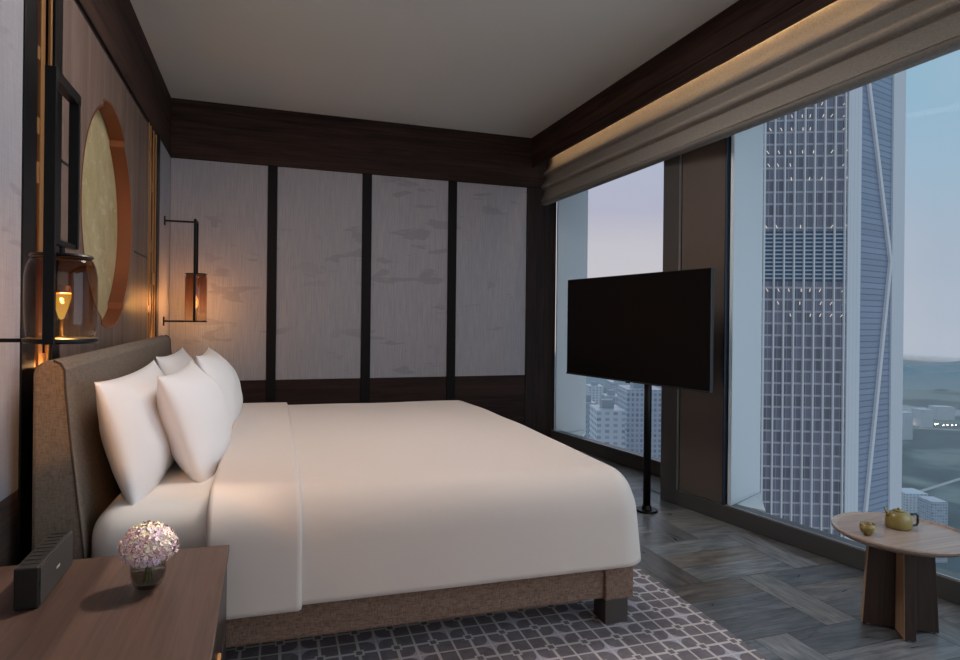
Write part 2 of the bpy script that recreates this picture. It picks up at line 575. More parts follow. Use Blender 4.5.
for i, (a, b) in enumerate(((-0.738, 0.018), (0.096, 0.824), (0.909, 1.627), (1.711, 2.428))):
    tag(MB().box(a, b, YB - 0.004, YB + 0.02, 0, zp0 - 0.002).build('trim_%d' % (i + 4), DADO, bevel=0.002),
        'dark oak dado board under ' + ('the leftmost', 'the second', 'the third', 'the rightmost')[i] + ' cloud panel', 'trim', kind='structure')
struct('trim_8', MB().box(2.43, 2.745, YB - 0.01, YB + 0.02, 0, 2.505), OAKV, 'dark oak pier between cloud panels and narrow window', 'trim', 0.002)
struct('trim_9', MB().box(-0.738, 2.9, YB - 0.02, YB + 0.02, 2.507, ZC), BEAM, 'deep dark oak band above the cloud panels', 'trim', 0.002)

# headboard wall (fronts at XW)
struct('trim_10', MB().box(XW - 0.04, XW, YN, YB - 0.02, 2.507, ZC), BEAMY, 'deep dark oak band above the headboard wall', 'trim', 0.002)
struct('trim_11', MB().box(XW - 0.035, XW - 0.012, 2.6, 5.16, 2.47, 2.507), BLACKM, 'thin shadow gap under the oak band', 'trim')
tag(MB().box(XW - 0.03, XW, YN, 2.385, 0.642, 2.505).build('wall_panel', PAPER, bevel=0.003), 'cloud wallcover beside the near lamp', 'panel', kind='structure')
struct('trim_12', MB().box(XW - 0.03, XW, YN, 2.385, 0, 0.64), DADOY, 'dark oak dado behind the nightstand', 'trim', 0.002)
struct('trim_13', MB().box(XW - 0.03, XW + 0.004, 2.387, 2.508, 0, 2.505), BLACK, 'tall black post left of the near metal screen', 'trim', 0.002)
tag(MB().box(XW - 0.03, XW, 5.16, YB - 0.001, 0.642, 2.505).build('wall_panel', PAPER, bevel=0.003), 'narrow cloud wallcover strip behind the far lamp', 'panel', kind='structure')
struct('trim_14', MB().box(XW - 0.03, XW, 5.16, YB - 0.005, 0, 0.64), DADOY, 'dark oak dado in the far left corner', 'trim', 0.002)
struct('trim_15', MB().box(XW - 0.03, XW + 0.002, 5.05, 5.158, 0, 2.505), BLACK, 'slim black post right of the far metal screen', 'trim', 0.002)
struct('trim_16', MB().box(XW - 0.03, XW + 0.002, 2.70, 2.79, 0, 2.505), BLACK, 'slim black post between near metal screen and veneer', 'trim', 0.002)

# veneer field with the round moon opening
CYm, CZm, RM = 3.60, 1.70, 0.535
RMc = 0.562
Yc0, Yc1 = 3.44, 3.925


def hole_r(y):
    return RMc if Yc0 <= y <= Yc1 else RM


def veneer(y0, y1, rad, name, label):
    """a slab from y0 to y1 whose face is cut by the circle of radius rad"""
    bm = bmesh.new()
    ny = max(6, int((y1 - y0) / 0.012))
    zt, zb = 2.468, 0.0
    for i in range(ny):
        ya, yb = y0 + (y1 - y0) * i / ny, y0 + (y1 - y0) * (i + 1) / ny

        def h(y):
            q = rad * rad - (y - CYm) ** 2
            return math.sqrt(q) if q > 0 else 0.0
        ha, hb = h(ya), h(yb)
        segs = [((zb, CZm - ha), (zb, CZm - hb)), ((CZm + ha, zt), (CZm + hb, zt))] if (ha > 0 or hb > 0) else [((zb, zt), (zb, zt))]
        for (a0, a1), (b0, b1) in segs:
            xf, xk = XW, XW - 0.02
            v = [bm.verts.new(p) for p in ((xf, ya, a0), (xf, yb, b0), (xf, yb, b1), (xf, ya, a1), (xk, ya, a0), (xk, yb, b0), (xk, yb, b1), (xk, ya, a1))]
            bm.faces.new((v[0], v[1], v[2], v[3])); bm.faces.new((v[7], v[6], v[5], v[4]))
            bm.faces.new((v[0], v[4], v[5], v[1])); bm.faces.new((v[3], v[2], v[6], v[7]))
            if i == 0: bm.faces.new((v[0], v[3], v[7], v[4]))
            if i == ny - 1: bm.faces.new((v[1], v[5], v[6], v[2]))
    bmesh.ops.remove_doubles(bm, verts=bm.verts, dist=1e-5)
    m = MB(); m.bm.free(); m.bm = bm
    return tag(m.build(name, PANELW), label, 'panel', kind='structure')


veneer(2.792, Yc0 - 0.003, RM, 'wall_panel', 'brown veneer board left of the moon opening')
veneer(Yc0 + 0.001, Yc1 - 0.001, RMc, 'wall_panel', 'middle brown veneer board cut by the moon opening')
veneer(Yc1 + 0.006, 4.675, RM, 'wall_panel', 'brown veneer board right of the moon opening')

struct('trim_31', MB().box(XW - 0.001, XW + 0.002, 2.795, 2.965, 1.785, 1.795), BLACKM, 'short dark joint line in the veneer above the near lamp', 'trim')
struct('trim_32', MB().box(XW - 0.001, XW + 0.002, 4.22, 4.672, 1.582, 1.592), BLACKM, 'short dark joint line in the veneer right of the moon', 'trim')
COPPER = mat('copper_reveal', (146, 88, 60), 0.42, 0.7)


def moon():
    root = empty('moon_niche', (XW - 0.02, CYm, CZm), label='round recessed golden moon niche with copper edge above the headboard', cat='wall decoration')
    tag(root, kind='thing')
    # copper reveal following the opening
    bm = bmesh.new()
    N = 160
    ring = []
    for i in range(N + 1):
        a = 2 * PI * i / N
        y = math.cos(a)
        r = RM
        yy = CYm + y * RMc
        if Yc0 <= yy <= Yc1: r = RMc
        ring.append((r * math.cos(a), r * math.sin(a)))
    ring = [(p[0] * 0.998, p[1] * 0.998) for p in ring]
    F = [bm.verts.new((0.022, p[0], p[1])) for p in ring[:-1]]
    K = [bm.verts.new((-0.05, p[0], p[1])) for p in ring[:-1]]
    F2 = [bm.verts.new((0.022, p[0] * 0.985, p[1] * 0.985)) for p in ring[:-1]]
    K2 = [bm.verts.new((-0.05, p[0] * 0.985, p[1] * 0.985)) for p in ring[:-1]]
    for i in range(N):
        j = (i + 1) % N
        bm.faces.new((F[i], F[j], K[j], K[i])); bm.faces.new((F2[j], F2[i], K2[i], K2[j])); bm.faces.new((F[j], F[i], F2[i], F2[j])); bm.faces.new((K[i], K[j], K2[j], K2[i]))
    m = MB(); m.bm.free(); m.bm = bm
    m.build('reveal', COPPER, root)

    def gold_b(t, b):
        f = tnoise(t, coords(t, (1, 1, 1)), 7, 4, 0.6, 0.5)
        s = tnoise(t, coords(t, (1, 5, 8)), 1.6, 3, 0.5, 1.0)
        c = tramp(t, f, ((0.35, (172, 156, 112)), (0.65, (194, 180, 140))))
        mr_ = t.nodes.new('ShaderNodeMapRange'); mr_.inputs[1].default_value = 0.60; mr_.inputs[2].default_value = 0.64; mr_.inputs[4].default_value = 0.35
        t.links.new(s, mr_.inputs[0])
        t.links.new(tmix(t, mr_.outputs[0], c, (224, 212, 190)), b.inputs['Base Color'])
    bm = bmesh.new()
    vs = [bm.verts.new((-0.051, p[0], p[1])) for p in ring[:-1]]
    vk = [bm.verts.new((-0.06, p[0], p[1])) for p in ring[:-1]]
    bm.faces.new(vs); bm.faces.new(vk[::-1])
    for i in range(N): bm.faces.new((vs[i], vs[(i + 1) % N], vk[(i + 1) % N], vk[i]))
    m = MB(); m.bm.free(); m.bm = bm
    m.build('gold_disc', mat('gold_leaf', (196, 180, 122), 0.5, 0.15, build=gold_b), root)
    return root


moon()

# pierced brass screens each side of the veneer
BRASS = mat('brass_bars', (158, 114, 68), 0.42, 0.45)
REDB = mat('red_brown_back', (92, 46, 32), 0.35, 0.4)


def screen(y0, y1, label, seed):
    rnd = random.Random(seed)
    root = empty('metal_screen', (XW - 0.06, (y0 + y1) / 2, 0), label=label, cat='screen', group='pierced metal screens beside the headboard')
    tag(root, kind='thing')
    h = (y1 - y0) / 2
    MB().box(0.022, 0.032, -h, h, 0.02, 2.50).build('back_panel', REDB, root)
    ys = ([(-0.017, 0.020), (0.072, 0.010)] if h < 0.15 else [(-h + 0.05, 0.012), (-h + 0.13, 0.016), (h - 0.12, 0.012), (h - 0.02, 0.010)])
    for y, w_ in ys:
        MB().box(0.048, 0.057, y - w_, y + w_, 0.02, 2.50).build('upright', BRASS, root, 0.0015)
    z = 0.3
    k = 0
    while z < 2.45:
        g = k % 3
        cells = [((-h, 0), ys[0])] + [(ys[q_], ys[q_ + 1]) for q_ in range(len(ys) - 1)]
        (a, wa), (b, wb) = cells[(k * 2 + k // 3) % len(cells)]
        MB().box(0.034, 0.054, a + wa + 0.0002, b - wb - 0.0002, z, z + 0.035 + rnd.random() * 0.05).build('crossbar', BRASS, root, 0.0015)
        z += 0.17 + 0.12 * rnd.random(); k += 1
    return root


screen(2.51, 2.698, 'pierced brass screen behind the near lamp', 1)
screen(4.68, 5.045, 'pierced brass screen in the far part of the headboard wall', 3)
GLOW = (1.0, 0.55, 0.25)
for y, p in ((2.60, 0.8), (4.86, 0.8)):      # warm strip light at the foot of each screen
    area('screen_light', (XW - 0.02, y, 1.02), (XW - 0.012, y, 2.0), 0.02, 0.12, p, GLOW)

# window side: beam, blind, posts, glass
struct('trim_17', MB().hull8([(2.462, YB - 0.02, 2.78), (2.49, YN, 2.78), (2.62, YN, 2.78), (2.60, YB - 0.02, 2.78),
                              (2.462, YB - 0.02, ZC), (2.49, YN, ZC), (2.62, YN, ZC), (2.60, YB - 0.02, ZC)]), BEAMY, 'dark oak beam along the top of the windows', 'trim', 0.002)
struct('trim_18', MB().hull8([(2.470, YB - 0.02, 2.695), (2.498, YN, 2.695), (2.508, YN, 2.695), (2.48, YB - 0.02, 2.695),
                              (2.470, YB - 0.02, 2.7799), (2.498, YN, 2.778), (2.508, YN, 2.7799), (2.48, YB - 0.02, 2.7799)]), BEAMY, 'lower lip of the oak beam hiding the light strip', 'trim', 0.002)
struct('ceiling', MB().prism([(2.60, YN), (3.8, YN), (3.2, YB + 0.2), (2.60, YB + 0.2)], 2.90, 3.09), BLACKM, 'blind box soffit above the glazing', 'ceiling')

LED = emis('warm_led', (255, 190, 120), 6.0)
tag(MB().box(2.512, 2.522, YN + 0.1, 5.4, 2.765, 2.775).build('light_strip', LED, loc=(-0.006, 0, 0)), 'warm light strip hidden behind the oak beam', 'light strip')
led = area('strip_glow', (2.514, 1.55, 2.766), (2.545, 1.55, 2.715), 7.6, 0.006, 30, (1.0, 0.66, 0.36))


def blind():
    root = empty('roman_blind', (2.56, 1.6, 2.8), label='long beige roman blind drawn up over the windows', cat='blind')
    Y0, Y1 = YN + 0.1, 5.44
    # cross-section (x, z) of the gathered folds, room side then window side
    prof = [(2.532, 2.80), (2.531, 2.70), (2.528, 2.66), (2.512, 2.625), (2.490, 2.602), (2.477, 2.586), (2.480, 2.574), (2.508, 2.566), (2.514, 2.558), (2.505, 2.535),
            (2.485, 2.50), (2.462, 2.47), (2.454, 2.456), (2.462, 2.444), (2.495, 2.436), (2.500, 2.428), (2.488, 2.40), (2.470, 2.36), (2.459, 2.33), (2.456, 2.319)]
    bot = [(2.457, 2.320), (2.452, 2.304), (2.462, 2.291), (2.49, 2.284), (2.515, 2.288), (2.521, 2.30)]
    # smooth the profile
    def smooth(P, it=2):
        for _ in range(it):
            Q = [P[0]]
            for a, b in zip(P, P[1:]):
                Q += [(a[0] * .75 + b[0] * .25, a[1] * .75 + b[1] * .25), (a[0] * .25 + b[0] * .75, a[1] * .25 + b[1] * .75)]
            P = Q + [P[-1]]
        return P

    def sheet(P, name, m, th=0.004):
        P = smooth(P)
        bm = bmesh.new(); rows = []
        NY = 60
        for i in range(NY + 1):
            y = Y1 + (Y0 - Y1) * i / NY
            dx = (Y1 - y) * 0.006
            row = []
            for j, (x, z) in enumerate(P):
                w = 0.004 * noise.noise(Vector((y * 1.3, j * 0.12, 3.1)))
                row.append(bm.verts.new((x - 2.56 + dx + w * 0.6, y - 1.6, z - 2.8 - (Y1 - y) * 0.006)))
            rows.append(row)
        for a, b in zip(rows, rows[1:]):
            for j in range(len(P) - 1): bm.faces.new((a[j], a[j + 1], b[j + 1], b[j]))
        m_ = MB(); m_.bm.free(); m_.bm = bm
        o = m_.build(name, m, root, smooth=True)
        s = o.modifiers.new('s', 'SOLIDIFY'); s.thickness = th; s.offset = -1
        return o
    sheet(prof, 'folded_cloth', BLINDM)
    sheet(bot, 'bottom_rail', fabric('blind_hem', (104, 100, 95), (122, 118, 113), 260, slub=60))
    return root


blind()

# main glazing
HZ = 0.10
sL = (FB - FA).length


def fprism(s0, s1, o0, o1, z0, z1, f=fac):
    return MB().prism([f(s0, o0), f(s1, o0), f(s1, o1), f(s0, o1)], z0, z1)


SE = 6.1
struct('window_1', fprism(0, SE, 0.0, 0.10, 0, HZ), FRAMEM, 'long low frame of the main window', 'window', 0.004)
struct('trim_19', fprism(0.526, SE, 0.006, 0.016, HZ, HZ + 0.006), STEEL, 'pale bead along the foot of the main window', 'trim')
struct('trim_20', fprism(0.0, 0.146, 0.0, 0.14, HZ - 0.004, 2.9), FRAMEM, 'dark metal jamb at the left of the bronze column', 'trim', 0.003)
struct('trim_21', fprism(0.146, 0.153, -0.002, 0.01, HZ + 0.002, 2.9), STEEL, 'thin pale bead beside the bronze column', 'trim')
struct('trim_22', fprism(0.155, 0.512, 0.014, 0.14, HZ, 2.9), BRONZE, 'wide bronze clad column between the two windows', 'trim', 0.003)
struct('trim_23', fprism(0.514, 0.524, 0.0, 0.03, HZ, 2.9), mat('blue_black_gasket', (38, 48, 62), 0.35, 0.3), 'dark gasket at the right of the bronze column', 'trim', 0.002)
struct('window_2', fprism(0.513, SE, 0.022, 0.030, HZ, 2.9), PANE, 'large clear pane of the main window', 'window')
# column return towards the narrow window
struct('trim_24', MB().prism([fac(0.0, 0.0), fac(0.158, 0.14), (2.98, 3.80), (2.955, 4.02), (2.80, 3.90)], 0, 2.9), FRAMEM, 'return of the column towards the narrow window', 'trim')
# narrow window
rl = (RB - RA).length
struct('window_3', fprism(0, rl, 0.0, 0.10, 0, 0.112, rec), FRAMEM, 'low frame of the narrow window', 'window', 0.004)
struct('trim_25', fprism(0, rl, 0.004, 0.012, 0.112, 0.118, rec), STEEL, 'pale bead along the foot of the narrow window', 'trim')
struct('window_4', fprism(0.0, rl, 0.03, 0.038, 0.112, 2.9, rec), PANE, 'clear pane of the narrow window', 'window')
# pale outer fins and ledges of the facade
FINM = mat('facade_white', (206, 212, 216), 0.5)


def fin(a, b, name, label, z0=0.10, th=0.02):
    a, b = Vector(a), Vector(b); d = (b - a).normalized(); nn = Vector((-d.y, d.x)) * th
    return struct(name, MB().prism([a, b, b + nn, a + nn], z0, 4.0), FINM, label, 'trim')


fin((2.664, 3.098), (3.056, 3.286), 'trim_27', 'pale outer fin beside the bronze column')
fin((2.742, 5.665), (3.087, 5.69), 'trim_28', 'pale outer fin beside the narrow window')
struct('trim_29', MB().prism([(2.72, 3.11), (2.79, 2.955), (3.056, 3.284)], 0.06, 0.10), FINM, 'small pale ledge at the foot of the outer fin', 'trim')
struct('trim_30', MB().prism([(2.79, 5.53), (2.86, 5.36), (3.087, 5.688)], 0.06, 0.10), FINM, 'small pale ledge outside the narrow window', 'trim')

# ------------------------------------------------------------------ rug
rug = MB().box(-0.9, 0, -2.6, 1.9, 0, 0.008).build('rug', RUGM, bevel=0.003)
rug.data.transform(Matrix.Scale(1, 4))
bpy.data.objects.remove(rug)
rug = MB().box(-2.0, 0, -3.2, 1.35, 0, 0.008).build('area_rug', RUGM, bevel=0.003, loc=(1.722, 2.392, 0.0))
rug.rotation_euler = (0, 0, R(-1.3))
tag(rug, 'grey carpet under the bed with a pale lattice of squares and petals', 'rug')

# ------------------------------------------------------------------ bed
P0 = (1.396, 2.165, 0.008)
RZ = R(-1.9)
BL, BWd = 1.93, 2.33


def bed():
    root = empty('bed', P0, RZ, 'wide upholstered bed with a tall headboard and low fabric base', 'bed')
    MB().box(-BL, -0.02, 0.015, BWd - 0.015, 0.1, 0.30).build('side_rail', UPH, root, 0.012)
    for x0, x1, y0, y1 in ((-0.125, 0.0, 0.0, 0.11), (-0.125, 0.0, BWd - 0.11, BWd)):
        MB().box(x0, x1, y0, y1, 0.098, 0.302).build('corner_block', UPH, root, 0.008)
    for x, y in ((-0.118, 0.012), (-0.118, BWd - 0.11), (-BL + 0.05, 0.012), (-BL + 0.05, BWd - 0.11)):
        MB().box(x, x + 0.1, y, y + 0.1, 0, 0.0975).build('leg', mat('grey_leg_oak', (66, 60, 55), 0.5), root, 0.003)
    return root


bedr = bed()


def headboard():
    y0, y1 = 2.275, 4.60
    # profile in (x, z): thicker towards the foot, rounded top
    prof = [(-0.672, 0.12), (-0.672, 1.02), (-0.664, 1.045), (-0.64, 1.058), (-0.615, 1.06), (-0.596, 1.05), (-0.586, 1.03), (-0.584, 0.98), (-0.565, 0.78), (-0.545, 0.6), (-0.528, 0.45), (-0.515, 0.12)]
    bm = bmesh.new()
    ny = 30
    rows = []
    inv = Matrix.Translation(P0) @ Matrix.Rotation(RZ, 4, 'Z')
    inv = inv.inverted()
    rr = 0.07
    for i in range(ny + 1):
        y = y0 + (y1 - y0) * i / ny
        ztop = 0.018 * (y - y0) / (y1 - y0)
        drop = 0.0
        e_ = min(y - y0, y1 - y)
        rows.append([bm.verts.new(inv @ Vector((x, y, z + (ztop if z > 0.5 else 0)))) for x, z in prof])
    for a, b in zip(rows, rows[1:]):
        for j in range(len(prof)):
            bm.faces.new((a[j], a[(j + 1) % len(prof)], b[(j + 1) % len(prof)], b[j]))
    bm.faces.new(rows[0][::-1]); bm.faces.new(rows[-1])
    m = MB(); m.bm.free(); m.bm = bm
    o = m.build('headboard', UPHB, bedr, 0.012)
    for p in o.data.polygons: p.use_smooth = False
    # piping round the end face
    for y in (y0 - 0.001, y1 + 0.001):
        pts = [inv @ Vector((x, y, z + (0.018 if y > 3 and z > 0.5 else 0))) for x, z in prof[4:]]
        MB().path(pts, 0.0035, 8).build('piping', mat('dark_piping', (62, 52, 46), 0.8), o)
    # legs of the headboard
    for y in (y0 + 0.1, y1 - 0.14):
        c = inv @ Vector((-0.62, y, 0))
        MB().box(c.x - 0.02, c.x + 0.02, c.y, c.y + 0.04, 0, 0.113).build('headboard_leg', BLACKM, bedr)


headboard()


def rounded_shell(x0, x1, y0, y1, z0, z1, rx, ry, rz, sides, nx=70, ny=90, nz=18, fn_=None):
    """open box shell with soft edges; sides: which of -x +x -y +y are closed and rounded"""
    bm = bmesh.new(); V = {}
    ix0 = x0 + (rx if '-x' in sides else 0); ix1 = x1 - (rx if '+x' in sides else 0)
    iy0, iy1 = y0 + ry, y1 - ry
    iz1 = z1 - rz

    def dens(i, n_, a, b, ra, rb):
        # denser spacing near the ends
        t_ = i / n_
        t_ = 0.5 - 0.5 * math.cos(PI * t_) if (ra or rb) else t_
        return a + (b - a) * (0.45 * t_ + 0.55 * i / n_)

    def vert(i, j, k_):
        key = (i, j, k_)
        if key in V: return V[key]
        x = dens(i, nx, x0, x1, 1, 1); y = dens(j, ny, y0, y1, 1, 1); z = z0 + (z1 - z0) * (k_ / nz)
        q = Vector((min(max(x, ix0), ix1), min(max(y, iy0), iy1), min(z, iz1)))
        d = Vector(((x - q.x) / rx, (y - q.y) / ry, (z - q.z) / rz))
        L_ = d.length
        if L_ > 1e-6:
            mx = max(abs(d.x), abs(d.y), abs(d.z))
            d = d / L_ * (mx if mx < 1 else 1.0)
        p = Vector((q.x + d.x * rx, q.y + d.y * ry, q.z + d.z * rz))
        if fn_: p = fn_(p)
        V[key] = bm.verts.new(p)
        return V[key]
    for i in range(nx):
        for j in range(ny): bm.faces.new((vert(i, j, nz), vert(i + 1, j, nz), vert(i + 1, j + 1, nz), vert(i, j + 1, nz)))
    for i in range(nx):
        for k_ in range(nz):
            if '-y' in sides: bm.faces.new((vert(i, 0, k_), vert(i + 1, 0, k_), vert(i + 1, 0, k_ + 1), vert(i, 0, k_ + 1)))
            if '+y' in sides: bm.faces.new((vert(i + 1, ny, k_), vert(i, ny, k_), vert(i, ny, k_ + 1), vert(i + 1, ny, k_ + 1)))
    for j in range(ny):
        for k_ in range(nz):
            if '+x' in sides: bm.faces.new((vert(nx, j, k_), vert(nx, j + 1, k_), vert(nx, j + 1, k_ + 1), vert(nx, j, k_ + 1)))
            if '-x' in sides: bm.faces.new((vert(0, j + 1, k_), vert(0, j, k_), vert(0, j, k_ + 1), vert(0, j + 1, k_ + 1)))
    m = MB(); m.bm.free(); m.bm = bm
    return m


def crown(p, amp=0.012, wr=0.0025):
    yy = max(0.0, 1 - ((p.y - BWd / 2) / (BWd / 2)) ** 2)
    if p.z > 0.4: p.z += amp * yy
    nn = noise.noise(Vector((p.x * 2.3, p.y * 2.3, p.z * 2.0)))
    n2 = noise.noise(Vector((p.x * 7, p.y * 3.5, p.z * 2.0 + 4)))
    p.z += wr * 1.5 * nn if p.z > 0.5 else 0
    return p


mt = rounded_shell(-BL + 0.005, -0.03, 0.03, BWd - 0.03, 0.302, 0.575, 0.09, 0.10, 0.11, ('-x', '+x', '-y', '+y'), 50, 50, 12, lambda p: crown(p, 0.01, 0.001))
mo = mt.build('mattress', LINEN, smooth=True, loc=P0)
mo.rotation_euler = (0, 0, RZ)
mo.modifiers.new('s', 'SOLIDIFY').thickness = 0.01
tag(mo, 'thick mattress in a fitted white sheet, bare near the headboard', 'mattress')


def duvet_fn(p):
    p = crown(p, 0.016, 0.004)
    p.x -= 0.02 * p.y
    # gentle flare of the hanging edge, a few soft waves
    if p.z < 0.5:
        k_ = (0.5 - p.z) / 0.3
        out_y = -1 if p.y < BWd / 2 else 1
        if abs(p.y - BWd / 2) > BWd / 2 - 0.15: p.y += out_y * (0.012 * k_ + 0.006 * k_ * noise.noise(Vector((p.x * 3.2, 0, 7))))
        if p.x > -0.1: p.x += 0.028 * k_ + 0.006 * k_ * noise.noise(Vector((0, p.y * 3.2, 2)))
    return p


dv = rounded_shell(-1.52, 0.040, -0.035, BWd + 0.035, 0.243, 0.605, 0.13, 0.14, 0.17, ('+x', '-y', '+y'), 90, 110, 20, duvet_fn)
duvet = dv.build('duvet', DUVET, smooth=True, loc=P0)
duvet.rotation_euler = (0, 0, RZ)
sm = duvet.modifiers.new('s', 'SOLIDIFY'); sm.thickness = 0.016; sm.offset = -1
tag(duvet, 'smooth white duvet hanging over the sides and foot of the bed', 'duvet')


def fold_fn(p):
    p = duvet_fn(p)
    return p


fd_ = rounded_shell(-1.574, -1.262, -0.052, BWd + 0.052, 0.232, 0.622, 0.014, 0.152, 0.18, ('-x', '+x', '-y', '+y'), 24, 110, 22, fold_fn)
fold = fd_.build('turned_back_edge', DUVET, parent=duvet, smooth=True)
sm = fold.modifiers.new('s', 'SOLIDIFY'); sm.thickness = 0.012; sm.offset = -1
fold['label'] = 'broad turned-back band at the head end of the duvet'


def pillow(w, h, t, c, yaw, lean, roll, label, group='white bed pillows', seed=0.0):
    """w along the bed's width, h upwards, t thick; c = centre; lean back towards the headboard"""
    bm = bmesh.new()
    N = 34
    V = {}

    def pos(u, v, s):
        cu = 1 - 0.075 * (1 - v * v) ** 0.8; cv = 1 - 0.09 * (1 - u * u) ** 0.8
        x = w / 2 * u * cu; z = h / 2 * v * cv
        th = (max(0, 1 - abs(u) ** 2.4) ** 0.62) * (max(0, 1 - abs(v) ** 2.4) ** 0.62) * t / 2
        nn = noise.noise(Vector((u * 2 + seed, v * 2, s * 3))) * 0.012 * (1 - abs(u) ** 3) * (1 - abs(v) ** 3)
        wr = noise.noise(Vector((u * 6 + seed, v * 4, s * 5 + 9))) * 0.004 * (1 - u * u) * (1 - v * v)
        sag = 0.10 * h * (th / (t / 2)) * -0.2
        return Vector((x, s * (th + nn * 0.8 + wr), z + sag))
    for s in (-1, 1):
        for i in range(N + 1):
            for j in range(N + 1):
                u = -1 + 2 * i / N; v = -1 + 2 * j / N
                u = math.sin(u * PI / 2) * 0.5 + u * 0.5; v = math.sin(v * PI / 2) * 0.5 + v * 0.5
                edge = i in (0, N) or j in (0, N)
                key = (i, j, 0 if edge else s)
                if key not in V: V[key] = bm.verts.new(pos(u, v, s))
        for i in range(N):
            for j in range(N):
                q = [V[(a, b, 0 if (a in (0, N) or b in (0, N)) else s)] for a, b in ((i, j), (i + 1, j), (i + 1, j + 1), (i, j + 1))]
                try: bm.faces.new(q if s < 0 else q[::-1])
                except ValueError: pass
    m = MB(); m.bm.free(); m.bm = bm
    o = m.build('pillow', PILLOW, smooth=True)
    # local x -> world Y (bed width), local y -> world X
    o.matrix_world = Matrix.Translation(c) @ Matrix.Rotation(yaw, 4, 'Z') @ Matrix.Rotation(PI / 2, 4, 'Z') @ Matrix.Rotation(-lean, 4, 'X') @ Matrix.Rotation(roll, 4, 'Y')
    return tag(o, label, 'pillow', group)


# back pair against the headboard, front pair leaning on them
pillow(1.16, 0.47, 0.22, (-0.452, 2.885, 0.762), R(0), R(15), 0, 'white pillow against the headboard at the side nearest the flowers', seed=1)
pillow(1.08, 0.47, 0.22, (-0.450, 4.02, 0.775), R(0), R(14), 0, 'white pillow against the headboard on the far side of the bed', seed=5)
pillow(0.98, 0.47, 0.24, (-0.275, 3.01, 0.765), R(-1), R(20), 0, 'front white pillow leaning on the back one, near half of the bed', seed=9)
pillow(1.02, 0.47, 0.24, (-0.255, 4.00, 0.785), R(1), R(20), 0, 'front white pillow partly hidden, beside the far lamp', seed=13)

# ------------------------------------------------------------------ nightstand and what stands on it
ns = empty('nightstand', (-0.40, 1.66, 0), label='dark walnut bedside table with a black recessed side', cat='nightstand')
TOP = 0.50
MB().box(-0.32, 0.305, -0.62, 0.43, TOP - 0.022, TOP).build('table_top', TABLEW, ns, 0.003)
MB().box(-0.32, 0.285, -0.61, 0.415, 0.06, TOP - 0.023).build('carcass', mat('black_lacquer', (18, 15, 15), 0.35), ns, 0.003)
for i in range(2):
    dr = MB().box(0.286, 0.30, -0.60 , 0.405, 0.08 + i * 0.2, 0.265 + i * 0.2).build('drawer', mat('black_lacquer', (18, 15, 15), 0.35), ns, 0.002)
    MB().box(0.301, 0.309, -0.12, 0.0, 0.17 + i * 0.2, 0.18 + i * 0.2).build('drawer_pull', BRASS, dr, 0.001)
MB().box(-0.30, 0.26, -0.58, 0.39, 0.008, 0.059).build('plinth', BLACKM, ns)

sp = empty('speaker', (-0.528, 1.90, TOP), label='slim black speaker bar on the nightstand beside the headboard', cat='speaker')
MB().box(-0.026, 0.026, -0.14, 0.14, 0.001, 0.101).build('body', mat('speaker_black', (17, 15, 15), 0.45), sp, 0.004)
MB().box(0.0262, 0.0282, -0.134, 0.134, 0.006, 0.096).build('front_grille', mat('speaker_cloth', (24, 20, 19), 0.8), sp, 0.001)
lg = MB().box(0.0284, 0.0292, -0.012, 0.014, 0.047, 0.053).build('badge', mat('badge_silver', (190, 190, 190), 0.35, 0.6), sp)
for i in range(9):
    y = -0.115 + i * 0.028
    MB().box(-0.018, 0.018, y, y + 0.008, 0.1012, 0.103).build('vent_bar', mat('vent_grey', (30, 27, 26), 0.5), sp)

# vase of hydrangea
fv = empty('flower_vase', (-0.278, 1.825, TOP), label='small round glass vase holding a ball of pink hydrangea on the nightstand', cat='flowers')
MB().lathe([(0.0, 0.001), (0.027, 0.001), (0.031, 0.005), (0.038, 0.018), (0.042, 0.034), (0.0425, 0.052), (0.041, 0.062), (0.039, 0.062), (0.0395, 0.036), (0.034, 0.021), (0.026, 0.012), (0.0, 0.012)]).build('vase', GREYG, fv, smooth=True)
MB().lathe([(0.0, 0.0122), (0.025, 0.0125), (0.0335, 0.022), (0.0380, 0.040), (0.0, 0.040)]).build('water', CLEARG, fv, smooth=True)
for k in range(5):
    a = k * 1.26
    MB().tube((0.012 * math.cos(a), 0.012 * math.sin(a), 0.014), (0.006 * math.cos(a + 2), 0.006 * math.sin(a + 2), 0.08), 0.0022, n=8).build('stem', mat('stem_green', (92, 112, 62), 0.6), fv)


def petals_b(t, b):
    at = t.nodes.new('ShaderNodeVertexColor'); at.layer_name = 'tone'
    t.links.new(at.outputs[0], b.inputs['Base Color'])


